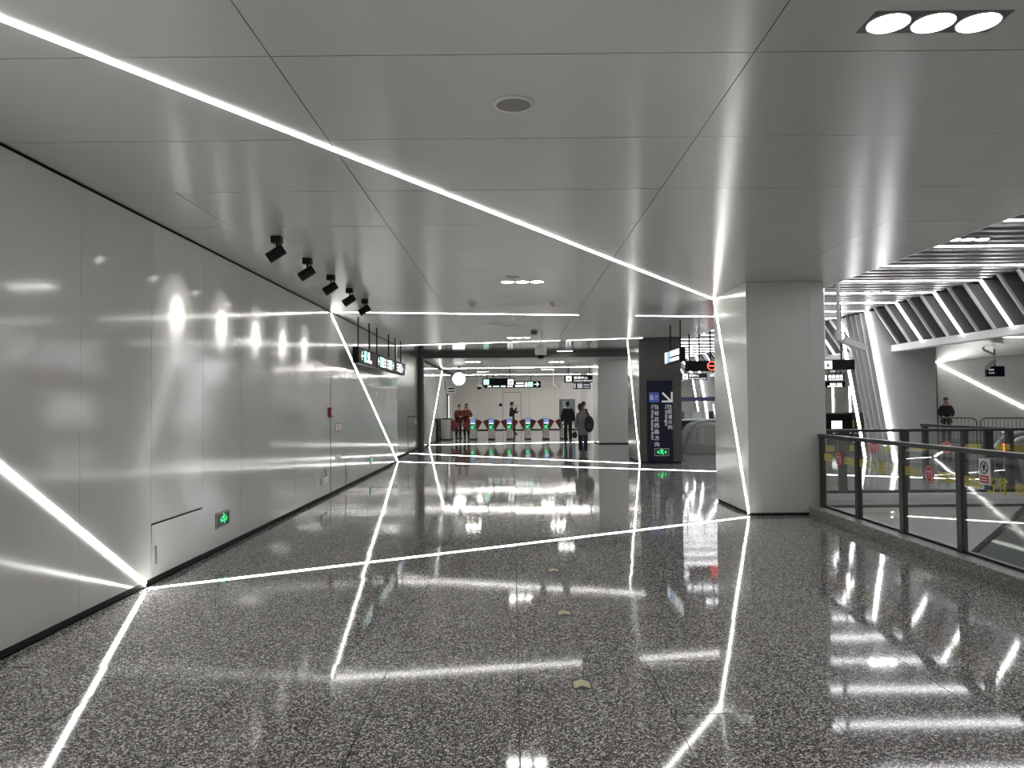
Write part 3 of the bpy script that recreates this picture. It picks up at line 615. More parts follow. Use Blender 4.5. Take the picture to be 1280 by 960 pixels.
MB().box(4.381, 7.03, .84, 4.391, 7.19, 1.08).build('card', WHI, t)
MB().box(4.379, 7.045, .855, 4.381, 7.175, .925).build('red_band', REDD, t)
m = MB()
for k in range(24):
    a0, a1 = 2*math.pi*k/24, 2*math.pi*(k+1)/24; m.bar((4.38, 7.11-.055*math.cos(a0), 1.0+.055*math.sin(a0)), (4.38, 7.11-.055*math.cos(a1), 1.0+.055*math.sin(a1)), .01, .002, (-1, 0, 0))
m.bar((4.38, 7.15, 1.04), (4.38, 7.07, .96), .01, .002, (-1, 0, 0)); m.bar((4.38, 7.12, .97), (4.38, 7.105, 1.02), .018, .002, (-1, 0, 0)); m.bar((4.38, 7.14, 1.0), (4.38, 7.08, 1.015), .012, .002, (-1, 0, 0)); m.lathe([(.01, 0), (.01, .002)], (4.38, 7.1, 1.033), (-1, 0, 0), 10)
m.build('pictogram', BLK, t)
m = MB()
for i in range(2): m.box(4.3775, 7.06, .872+.025*i, 4.379, 7.16, .883+.025*i)
m.build('print', WHI, t)
# far balustrade across the void
YR = 12.72
struct(MB().box(4.5, 12.6, -.13, 9.4, 12.9, .10).build('trim_3', LIGHTG, bevel=.01))
r2 = thing('balustrade', 'glass balustrade crossing the far side of the void', 'railing', (7, YR, .1))
px = [4.62, 5.48, 6.52, 7.92, 9.3]
for x in px: MB().box(x-.07, YR-.03, .1, x+.07, YR+.03, 1.12).build('post', POST, r2, bevel=.006)
MB().box(4.55, YR-.05, 1.115, 9.36, YR+.05, 1.165).build('handrail', POST, r2, bevel=.012)
for a, c in zip(px[:-1], px[1:]):
    MB().box(a+.071, YR-.006, .15, c-.071, YR+.006, 1.10).build('glass_pane', GLASS, r2)
    MB().box(a+.07, YR-.02, .10, c-.07, YR+.02, .15).build('bottom_rail', BLK, r2)
    stripes(r2, a+.12, a+.36, .80, 6, YR-.0075, 'x'); logo(r2, ((a+c)/2, YR-.0075, .85), (1, 0, 0), (0, 0, 1), (0, -1, 0), .1); stripes(r2, c-.4, c-.12, .80, 6, YR-.0075, 'x')
r3 = thing('balustrade', 'short glass balustrade running back beside the escalator landing', 'railing', (8.45, 14.2, 0))
for y in (13.0, 14.3, 15.65): MB().box(8.40, y-.05, 0, 8.5, y+.05, 1.1).build('post', POST, r3, bevel=.006)
MB().box(8.4, 12.95, 1.1, 8.5, 15.75, 1.16).build('handrail', POST, r3, bevel=.012)
for a, c in ((13.05, 14.25), (14.35, 15.6)):
    MB().box(8.444, a, .1, 8.456, c, 1.08).build('glass_pane', GLASS, r3)
# escalator going down into the void (top landing towards the viewer)
def escalator_v(x):
    t = thing('escalator', 'dark glass escalator balustrade descending into the void', 'escalator', (x, 9, -4.5))
    prof = [(6.6, .86), (7.3, .86), (7.75, .80), (8.2, .58), (9.4, -.25), (10.8, -1.2), (12.2, -2.15)]
    low = [(12.2, -2.95), (8.2, -.25), (7.5, -.1), (6.6, -.1)]
    pts = [(x, y, z-.04) for y, z in prof]+[(x, y, z) for y, z in low]
    MB().prism(pts, (.02, 0, 0)).build('glass_side', GLASSD, t)
    MB().tube([(x+.01, y, z) for y, z in prof], .035).build('handrail', BLK, t, smooth=True)
    sk = [(x-.05, y, z+.02) for y, z in low]+[(x-.05, 6.6, -.45), (x-.05, 7.6, -.45), (x-.05, 12.2, -3.5)]
    MB().prism([sk[i] for i in (0, 1, 2, 3, 4, 5, 6)], (.12, 0, 0)).build('skirt', mat('escalator_grey', (.28, .28, .28), .4, metal=.3), t)
    MB().prism([(x+.07, y, z-.12) for y, z in ((6.6, -.1), (7.5, -.1), (12.2, -2.9), (12.2, -3.1), (7.6, -.35), (6.6, -.35))], (1.0, 0, 0)).build('steps', BLK, t)
    pts = [(x+1.1, y, z-.04) for y, z in prof]+[(x+1.1, y, z) for y, z in low]
    MB().prism(pts, (.02, 0, 0)).build('glass_side', GLASSD, t)
    MB().tube([(x+1.11, y, z) for y, z in prof], .035).build('handrail', BLK, t, smooth=True)
escalator_v(5.62)
# escalator landing behind the far balustrade
def newel(y, x0, label, lit):
    t = thing('escalator', label, 'escalator', (x0+1.5, y, 0), 'escalators beyond the far balustrade')
    arc = [(x0+.35, .06), (x0+.12, .2), (x0+.02, .45), (x0+.06, .72), (x0+.25, .92), (x0+.7, 1.05), (x0+1.6, 1.2), (x0+3.2, 1.55)]
    MB().prism([(a, y, z-.03) for a, z in arc]+[(x0+3.2, y, .05)], (0, .03, 0)).build('side_panel', mat('escalator_panel', (.1, .1, .1), .4, metal=.5), t)
    MB().tube([(a, y+.015, z) for a, z in arc], .045).build('handrail', mat('escalator_rail', (.42, .42, .42), .35, metal=.4), t, smooth=True)
    MB().box(x0+.3, y-.02, 0, x0+3.2, y+.6, .1).build('deck', STEEL, t)
    MB().prism([(x0+.3, y-.03, .1), (x0+.5, y-.03, .1), (x0+.36, y-.03, .9), (x0+.16, y-.03, .9)], (0, .03, 0)).build('end_plate', mat('escalator_rail', (.42, .42, .42), .35, metal=.4), t)
    if lit:
        MB().box(x0-.05, y-.06, .66, x0+.1, y-.04, .86).build('indicator', SGO, t)
        MB().box(x0-.12, y-.05, .62, x0+.3, y-.035, .82).build('indicator_plate', mat('plate_yellow', (.35, .28, .03), .5), t)
newel(13.6, 8.75, 'grey escalator end with an orange lit indicator behind the far balustrade', True)
newel(14.3, 8.95, 'grey escalator end without indicator behind the far balustrade', False)
# ================================================================== ATRIUM ceiling of slats and slanted fins
LP = 1.67
atr = struct(MB().box(4.76, YB, 4.14, 10.6, YE, 4.3).build('ceiling', SLATD))
sl_me = MB().box(0, -.06, 0, 4.54, .06, .09).mesh('slat', SLAT)
led_me = MB().box(0.02, -.03, -.012, 4.54, .03, -.001).mesh('light_bar', LEDB)
y = 15.08-LP*13; k = 0
while y < YE-.3:
    o = bpy.data.objects.new('slat', sl_me); C.objects.link(o); o.parent = atr; o.location = (4.78, y, 4.02)
    if k % 5 == 0:
        o = bpy.data.objects.new('light_bar', led_me); C.objects.link(o); o.parent = atr; o.location = (4.78, y, 4.02)
    y += LP/5; k += 1
fins = struct(MB().box(10.45, YB, 3.05, 10.5, 19.9, 4.2).box(10.45, 21.8, 3.05, 10.5, 38.4, 4.2).box(10.45, 40.4, 3.05, 10.5, YE, 4.2).build('wall_louvre', SLATD))
f_me = MB().prism([(9.34, 0, 4.02), (9.94, 0, 3.1), (10.44, 0, 3.1), (9.9, 0, 4.02)], (0, .05, 0)).mesh('fin', FIN)
e_me = MB().bar((9.33, .02, 4.04), (9.94, .02, 3.1), .06, .05, (1, 0, .65)).mesh('fin_edge', FINE)
l_me = MB().bar((9.31, .015, 4.04), (9.92, .015, 3.1), .065, .03, (1, 0, .65)).mesh('light_bar', LEDB)
k = 0; y = 15.08-LP*13
while y < YE-.3:
    if not (19.7 < y < 21.75 or 38.3 < y < 40.4):
        for me in (f_me, l_me if k % 3 == 0 else e_me):
            o = bpy.data.objects.new(me.name.split('.')[0], me); C.objects.link(o); o.parent = fins; o.location = (0, y, 0)
    y += LP/3; k += 1
struct(MB().box(9.95, YB, 2.93, 10.2, 20.05, 3.1).box(9.95, 21.8, 2.93, 10.2, 38.4, 3.1).box(9.95, 40.4, 2.93, 10.2, YE, 3.1).build('trim_4', mat('beam_white', (.66, .65, .65), .4)))
def pleat_pier(y0, y1, label):
    t = thing('pleated_pier', label, 'pier', (10.2, (y0+y1)/2, 0), 'slanted pleated piers of the atrium')
    MB().prism([(9.36, y0+.06, 4.0), (10.02, y0+.06, 0), (10.6, y0+.06, 0), (10.19, y0+.06, 3.3), (10.19, y0+.06, 4.0)], (0, .08, 0)).build('front_panel', LIGHTG, t)
    MB().prism([(10.194, y0+.06, 3.3), (10.604, y0+.06, 0), (11.1, y0+.06, 0), (11.1, y0+.06, 3.3)], (0, .08, 0)).build('front_panel', LIGHTG, t)
    MB().bar((9.33, y0+.05, 4.0), (10.0, y0+.05, .02), .065, .05, (1, 0, .17)).build('light_bar', LEDB, t)
    n = 5
    for i in range(n):
        yy = y0+.2+(y1-y0-.3)*i/n
        MB().prism([(9.34, yy, 4.0), (9.99, yy, .0), (10.4, yy, .0), (9.8, yy, 4.0)], (0, .05, 0)).build('pleat', mat('pleat_grey', (.66, .65, .67), .45), t)
    MB().bar((9.33, y1, 4.0), (9.98, y1, .02), .065, .05, (1, 0, .17)).build('light_bar', LEDB, t)
    MB().prism([(9.6, y0+.14, 4.0), (10.15, y0+.14, 0), (11.1, y0+.14, 0), (11.1, y0+.14, 3.3), (10.19, y0+.14, 3.3), (10.19, y0+.14, 4.0)], (0, y1-y0-.1, 0)).build('core', LIGHTG, t)
pleat_pier(19.9, 21.65, 'tall slanted pleated pier with lit edges behind the near balustrades')
pleat_pier(38.5, 40.2, 'distant slanted pleated pier with lit edges beyond the service area')
# pole cameras in the atrium
def pole_cam(x, y, ztop, z, label, dx, dz, dy=0):
    t = thing('pole_camera', label, 'camera', (x, y, ztop))
    MB().tube([(x, y, ztop), (x, y, z)], .028, 10).build('pole', WHITEP, t, smooth=True)
    MB().box(x-.05, y-.04, z-.1, x+.04, y+.04, z+.05).build('joint', WHITEP, t, bevel=.012)
    MB().tube([(x, y, z-.08), (x+(.1 if dx > 0 else -.1), y+dy*.2, z-.13)], .025).build('arm', WHITEP, t)
    MB().bar((x+(.07 if dx > 0 else -.07), y+dy*.2, z-.1), (x+(.07 if dx > 0 else -.07)+dx, y+dy, z-.1+dz), .1, .1, (0, 0, 1)).build('body', WHITEP, t, bevel=.012)
pole_cam(5.0, 11.64, 4.02, 2.66, 'white bullet camera on a long pole beside the white column', .34, -.12)
pole_cam(6.235, 15.2, 4.02, 2.62, 'white bullet camera on a pole partly behind the white column', -.3, -.12)
t = thing('wall_sign', 'small dark sign under the side bay ceiling behind a camera', 'sign', (16.3, 25.7, 2.42))
MB().box(15.95, 25.6, 2.43, 16.55, 25.7, 2.78).build('box', NAVY, t)
MB().tube([(16.25, 25.65, 2.78), (16.25, 25.65, 3.36)], .02).build('rod', BLK, t)
f = Face(t, (15.95, 25.599, 2.43), RX, (0, -1, 0)); f.rect(.06, .2, .18, .06, GWHI); f.rect(.06, .1, .2, .04, GWHI)
t = thing('pole_camera', 'white angled camera beside the small dark sign in the side bay', 'camera', (15.6, 24.8, 3.36))
MB().tube([(15.35, 24.8, 3.36), (15.38, 24.8, 3.28), (15.72, 24.8, 3.1), (15.72, 24.8, 2.9)], .035).build('arm', WHITEP, t, smooth=True)
MB().bar((15.72, 24.8, 2.92), (15.42, 24.8, 2.68), .12, .12).build('body', WHITEP, t, bevel=.012)
# ================================================================== SIDE BAY and outer shell
struct(MB().box(10.2, YB, 3.36, 19.5, YE, 3.45).build('ceiling', mat('bay_ceiling', (.58, .57, .55), .25, metal=.2)))
wr_ = struct(MB().box(19.3, YB, 0, 19.5, YE, 3.4).build('wall_right', LIGHTG))
struct(MB().box(19.24, 34.6, 0, 19.299, 35.4, 3.36).build('trim_5', mat('dark_trim', (.07, .07, .068), .4)))
wb = struct(MB().box(-8, YE, 0, 19.5, YE+.2, 4.3).build('wall_back', BLACK))
for k in range(16):
    MB().box(-7.2+1.65*k+.004, YE-.02, .06, -7.2+1.65*(k+1)-.004, YE, 3.42 if -7.2+1.65*k < 4 else 4.1).build('wall_panel', BACKW, wb)
struct(MB().box(-8, 44, 0, -7.9, YE, 3.42).build('wall_alcove', BACKW))
struct(MB().box(-3.7, YB-.2, 0, 19.5, YB, 4.3).build('wall_front', BACKW))
struct(MB().box(-7.9, 43.9, 0, -3.5, 44, 3.42).build('wall_alcove', BACKW))
t = thing('flush_wall_door', 'flush door outline in the far end wall', 'door', (0, YE-.02, 0))
MB().box(-.62, YE-.03, .05, .52, YE-.021, 2.4).build('leaf', BACKW, t)
m = MB(); m.box(-.65, YE-.032, .05, -.62, YE-.02, 2.43).box(.52, YE-.032, .05, .55, YE-.02, 2.43).box(-.65, YE-.032, 2.4, .55, YE-.02, 2.43).build('joint', mat('joint_grey', (.2, .2, .19), .6), t)
t = thing('wall_button', 'small dark round button on the far wall beside the door', 'button', (-.78, YE-.02, 1.5)); MB().lathe([(.1, 0), (.09, .05)], (-.78, YE-.021, 1.62), (0, -1, 0), 14).build('knob', BLK, t)
t = thing('notice_board', 'blue grey notice board on the far end wall', 'notice board', (3.45, YE-.05, .7))
MB().box(3.0, YE-.08, .7, 4.0, YE-.022, 1.95).build('frame', mat('board_frame', (.12, .13, .14), .4), t)
MB().box(3.12, YE-.085, .75, 3.95, YE-.08, 1.9).build('sheet', mat('board_sheet', (.16, .2, .23), .4), t)
m = MB()
for i in range(5): m.box(3.25, YE-.088, 1.75-.17*i, 3.25+.55-.08*(i % 3), YE-.085, 1.79-.17*i)
m.build('print', GWHI, t)
t = thing('wall_poster', 'small dark poster on the wall past the slanted LED strip', 'poster', (-3.44, 39.3, 2.4)); MB().box(-3.44, 38.9, 2.45, -3.42, 39.7, 2.95).build('sheet', mat('poster_dark', (.1, .1, .1), .4), t); MB().box(-3.42, 38.98, 2.5, -3.415, 39.62, 2.9).build('print', mat('poster_print', (.2, .2, .2), .5), t)
t = thing('wall_poster', 'pale lit poster panel on the wall beside the first gate', 'poster', (-3.44, 40.4, .8)); MB().box(-3.44, 40.0, .8, -3.4, 40.9, 2.2).build('frame', BLK, t); MB().box(-3.4, 40.06, .86, -3.39, 40.84, 2.14).build('sheet', mat('poster_lit', (.8, .8, .78), .4, emit=.25), t)
t = thing('side_sign', 'small white projecting exit sign on the far wall', 'sign', (-3.2, 40, 2.2)); MB().box(-3.44, 40, 2.25, -3.0, 40.08, 2.6).build('box', WHITEP, t); m = MB(); m.box(-3.38, 39.99, 2.32, -3.06, 39.999, 2.38).box(-3.38, 39.99, 2.46, -3.06, 39.999, 2.54).build('print', BLK, t)
t = thing('dome_camera', 'small dark dome camera hanging beyond the gates', 'camera', (-1.75, 40, 3.42))
MB().lathe([(.02, 0), (.02, -.7)], (-1.75, 40, 3.42), n=8).build('rod', WHITEP, t); MB().lathe([(.04, -.7), (.14, -.76), (.15, -.85)], (-1.75, 40, 3.42), n=14).build('housing', WHITEP, t); MB().lathe([(.14, -.85), (.1, -.95), (.03, -.99)], (-1.75, 40, 3.42), n=14).build('lens_dome', BLK, t)
t = thing('bullet_camera', 'grey bullet camera on a rod near the notice board', 'camera', (4.3, 40, 3.42))
MB().lathe([(.02, 0), (.02, -.75)], (2.15, 40, 3.42), n=8).build('rod', WHITEP, t); MB().bar((2.15, 40, 2.68), (2.5, 40, 2.5), .09, .09).build('body', mat('cam_grey', (.25, .25, .24), .5), t)
# ================================================================== TICKET GATES
WING = mat('red_wing', (.15, .008, .012), .4)
GMET = mat('gate_steel', (.36, .35, .33), .35, metal=.5)
GP = mat('gate_panel', (.2, .24, .3), .35); GSC = mat('gate_screen', (.1, .2, .5), .3, emit=.35, ecol=(.2, .35, .8))
def wing(t, x, y, sgn, L=.28, tip=.83, low=.45):
    p = [(x, y, .92), (x+sgn*L*.28, y, .935), (x+sgn*L*.85, y, tip+.035), (x+sgn*L, y, tip), (x+sgn*L*.94, y, tip-.035), (x+sgn*L*.2, y, low+.01), (x, y, low)]
    if sgn < 0: p = p[::-1]
    MB().prism(p, (0, .03, 0)).build('wing', WING, t)
def gate(x, y, label, wl_=True, wr2=True, broad=False, L=.37):
    w = .2 if broad else .14
    t = thing('ticket_gate', label, 'ticket gate', (x, y, 0), 'ticket gates across the hall')
    MB().box(x-w, y, .0, x+w, y+1.5, .96).build('cabinet', GMET, t, bevel=.02)
    MB().box(x-w-.012, y-.01, 0, x+w+.012, y+1.51, .05).build('plinth', BLK, t)
    if not broad:
        MB().box(x-w+.01, y-.012, .62, x+w-.01, y-.001, .94).build('console', GP, t, bevel=.004)
        MB().prism([(x-w, y-.01, .96), (x+w, y-.01, .96), (x+w, y+.1, 1.06), (x-w, y+.1, 1.06)], (0, .3, 0)).build('top_hood', mat('gate_hood', (.4, .45, .48), .35, metal=.3), t)
        MB().box(x-w+.05, y-.016, .80, x+w-.05, y-.012, .92).build('card_reader', GSC, t)
        MB().box(x-w+.04, y-.017, .745, x+w-.04, y-.012, .775).build('reader_light', SGW, t)
        MB().box(x-w+.025, y-.016, .50, x+w-.025, y-.001, .72).build('arrow_screen', mat('arrow_screen', (.0, .06, .02), .3), t)
        m = MB(); q = lambda a, c: (x+a, y-.018, .61+c)
        m.bar(q(.07, .07), q(-.05, -.05), .035, .003, (0, -1, 0)); m.bar(q(-.06, .05), q(-.06, -.075), .035, .003, (0, -1, 0)); m.bar(q(-.075, -.065), q(.06, -.065), .035, .003, (0, -1, 0)); m.build('arrow', SGG, t)
    else: MB().box(x-w-.01, y-.01, .96, x+w+.01, y+1.51, 1.0).build('top_cap', BLK, t)
    if wl_: wing(t, x-w, y+.6, -1, L)
    if wr2: wing(t, x+w, y+.6, 1, L)
GY = 35.6
gate(-3.12, GY, 'broad steel end gate post beside the far wall', False, False, True)
for wx, sg in ((-2.92, 1), (-2.02, -1)):
    pass
names = ['beside the broad end post', 'second after the broad end post', 'in the middle of the row', 'fourth after the broad end post', 'next to the man in black']
for i, x in enumerate((-1.87, -1.01, -.16, .70, 1.56)):
    gate(x, GY, 'steel ticket gate with green arrow and red wings, '+names[i], i > 0, True, L=.275)
gate(2.42, GY, 'steel ticket gate hidden behind the two walking people', True, False, L=.275)
for ob in [o for o in C.objects if o.get('label') == 'broad steel end gate post beside the far wall']: wing(ob, -2.92, GY+.5, 1, .46, .68, .42)
for ob in [o for o in C.objects if str(o.get('label', '')).endswith('beside the broad end post') and o['category'] == 'ticket gate' and 'red wings' in o['label']]: wing(ob, -2.01, GY+.5, -1, .42, .68, .40)
t = thing('side_rail', 'low dark rail between the far wall and the end gate', 'railing', (-3.4, 34.6, 0))
for x, y in ((-3.4, 34.6), (-3.4, 35.6), (-3.36, 33.6)): MB().box(x-.03, y-.03, 0, x+.03, y+.03, 1.0).build('post', BLK, t)
MB().box(-3.43, 33.6, .96, -3.37, 35.6, 1.02).build('handrail', BLK, t); MB().box(-3.41, 33.6, .3, -3.39, 35.6, .34).build('lower_rail', BLK, t)
t = thing('service_post', 'white service post with tray beside the grey column', 'post', (3.2, 33.6, 0))
MB().box(3.2, 33.6, 0, 3.4, 33.8, 1.0).build('stand', WHITEP, t); MB().box(3.05, 33.5, .98, 3.46, 33.85, 1.04).build('tray', GMET, t); MB().box(2.95, 33.6, .4, 3.2, 33.64, .44).build('bar', BLK, t)
t = thing('side_rail', 'dark rail panel between the grey and the dark columns', 'railing', (5.2, 28.6, 0))
for x in (4.35, 4.95): MB().box(x-.03, 28.0, .1, x+.03, 28.06, 1.1).build('post', BLK, t)
MB().box(4.3, 27.99, 1.06, 5.0, 28.07, 1.12).build('handrail', BLK, t); MB().box(4.38, 28.02, .14, 4.92, 28.035, 1.05).build('glass_pane', GLASS, t); MB().box(4.25, 27.9, 0, 5.05, 28.15, .12).build('base', LIGHTG, t)
# ================================================================== SERVICE AREA seen past the dark column
t = thing('covered_machine', 'machine under a pleated grey fabric cover behind the white column', 'machine cover', (6.0, 24.4, 0))
def dome(s):
    pr = [(5.42, .02), (5.5, .3), (5.62, .62), (5.78, .88), (5.98, 1.0), (6.25, 1.03), (6.6, 1.0)]
    return [(x+(0 if i else 0), z*s) for i, (x, z) in enumerate(pr)]
yy_ = [24.2, 24.45, 24.8, 25.2, 25.55, 25.8]; m = MB(); vs = []; P_ = dome(1)
for j, yv in enumerate(yy_):
    q = [.9, 1, 1.02, 1.02, 1, .9][j]
    for x, z in P_: vs.append((6.6-(6.6-x)*(.92+.08*q), yv, max(0, z*q)))
n = len(P_); fs = [(j*n+i, j*n+i+1, (j+1)*n+i+1, (j+1)*n+i) for j in range(len(yy_)-1) for i in range(n-1)]
base = len(vs); vs += [(6.6, yy_[0], 0), (6.6, yy_[-1], 0)]
fs += [tuple([i for i in range(n)]+[base]), tuple([(len(yy_)-1)*n+i for i in range(n-1, -1, -1)]+[base+1])]
m.add(vs, fs).build('cover', mat('cover_cloth', (.22, .215, .205), .75, bump=.02, bscale=9), t, smooth=True)
MB().tube([(x-.005, 24.44, z*1.0+.01) for x, z in P_], .012, 6).build('seam', mat('seam_grey', (.13, .13, .125), .8), t)
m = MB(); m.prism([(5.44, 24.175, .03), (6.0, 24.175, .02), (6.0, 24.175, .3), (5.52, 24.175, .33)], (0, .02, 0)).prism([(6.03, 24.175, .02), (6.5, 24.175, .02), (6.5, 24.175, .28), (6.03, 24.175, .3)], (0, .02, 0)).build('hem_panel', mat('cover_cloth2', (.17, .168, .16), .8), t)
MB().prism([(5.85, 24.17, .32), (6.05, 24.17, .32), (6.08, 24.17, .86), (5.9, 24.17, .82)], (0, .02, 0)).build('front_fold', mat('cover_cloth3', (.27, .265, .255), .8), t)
t = thing('service_counter', 'navy service counter with white top behind the covered machine', 'counter', (7.5, 29.5, 0))
MB().box(6.2, 29.2, 0, 9.2, 29.8, .96).build('front', NAVY, t); MB().box(6.1, 29.1, .96, 9.3, 29.9, 1.02).build('top', mat('counter_top', (.6, .66, .66), .4), t)
MB().box(6.1, 29.3, 1.03, 9.3, 29.34, 1.6).build('screen', GLASS, t)
MB().box(6.1, 29.3, 1.70, 9.3, 29.4, 1.86).build('band', mat('band_navy', (.01, .015, .09), .35), t)
for x in (6.12, 9.25): MB().box(x-.03, 29.35, 1.02, x+.03, 29.38, 1.72).build('post', BLK, t)
for i, (x, lab) in enumerate(((6.45, 'dark monitor on the service counter'), (7.15, 'pale printer box on the service counter'), (7.8, 'dark keypad unit on the service counter'))):
    t = thing('desk_device', lab, 'device', (x, 29.6, 1.021)); mm = BLK if i != 1 else WHITEP
    MB().box(x-.18, 29.5, 1.021, x+.18, 29.7, 1.06 if i != 1 else 1.2).build('base', mm, t); MB().box(x-.2, 29.58, 1.06 if i != 1 else 1.2, x+.2, 29.62, 1.3).build('panel', mm if i else mat('device_grey', (.12, .12, .13), .4), t)
for i, (x, y) in enumerate(((12.6, 29.2), (13.6, 30.4))):
    t = thing('counter_block', ['dark equipment rack beyond the pleated pier', 'yellow panelled cabinet beyond the pleated pier'][i], 'cabinet', (x, y, 0))
    MB().box(x-.6, y, 0, x+.4, y+.6, 1.15).build('body', BLK if i == 0 else mat('cab_dark', (.06, .06, .05), .5), t); MB().box(x-.4, y-.01, .6, x, y, .9).build('panel', SGW if i == 0 else YEL, t); MB().box(x-.65, y-.02, 1.15, x+.45, y+.62, 1.2).build('top', mat('dark_trim', (.07, .07, .068), .4), t)
# crowd barriers in the side bay
for k in range(4):
    x0 = 14.55+1.42*k
    x0, yb_ = 14.6+1.25*k, 26.6-.75*k
    t = thing('crowd_barrier', 'steel crowd barrier, '+['with the parka wearer behind it', 'second from the parka wearer', 'third from the parka wearer', 'farthest from the parka wearer'][k], 'barrier', (x0+.6, yb_, 0), 'crowd barriers in front of the side wall')
    dx, dy = 1.15, -.69
    P = lambda a, z: (x0+dx*a, yb_+dy*a, z)
    MB().tube([P(.0, .12), P(0, .92), P(.04, 1.0), P(.12, 1.04), P(.88, 1.04), P(.96, 1.0), P(1, .92), P(1, .12)], .022, 8).build('frame', mat('barrier_steel', (.16, .16, .155), .4, metal=.6), t, smooth=True)
    MB().tube([P(0, .2), P(1, .2)], .016, 6).build('lower_rail', mat('barrier_steel', (.16, .16, .155), .4, metal=.6), t)
    for i in range(1, 12): MB().tube([P(i/12, .2), P(i/12, 1.04)], .009, 6).build('bar', mat('barrier_steel', (.16, .16, .155), .4, metal=.6), t)
    for a in (.0, 1.0): MB().bar((P(a, .04)[0]-.1, P(a, 0)[1]-.22, .06), (P(a, .04)[0]+.1, P(a, 0)[1]+.22, .06), .04, .12).build('foot', mat('barrier_steel', (.16, .16, .155), .4, metal=.6), t)
# ================================================================== PEOPLE
def skin_mesh(verts, edges, rads, lvl=2):
    me = bpy.data.meshes.new('skin'); me.from_pydata(verts, edges, []); o = bpy.data.objects.new('skin', me); C.objects.link(o)
    md = o.modifiers.new('Skin', 'SKIN'); md.use_smooth_shade = True
    sv = me.skin_vertices[0].data
    for i, rr in enumerate(rads): sv[i].radius = (rr if isinstance(rr, tuple) else (rr, rr)); sv[i].use_root = (i == 0)
    sb = o.modifiers.new('Sub', 'SUBSURF'); sb.levels = lvl; sb.render_levels = lvl
    bpy.context.view_layer.update()
    out = bpy.data.meshes.new_from_object(o.evaluated_get(bpy.context.evaluated_depsgraph_get()))
    bpy.data.objects.remove(o); bpy.data.meshes.remove(me); return out
SKIN = mat('skin', (.42, .26, .19), .5); HAIR = mat('black_hair', (.008, .007, .007), .5); LIP = mat('dark_feature', (.06, .025, .022), .5)
def put(me, name, m, root):
    me.materials.clear(); me.materials.append(m); me.name = name
    for p in me.polygons: p.material_index = 0
    o = bpy.data.objects.new(name, me); C.objects.link(o); o.parent = root; return o
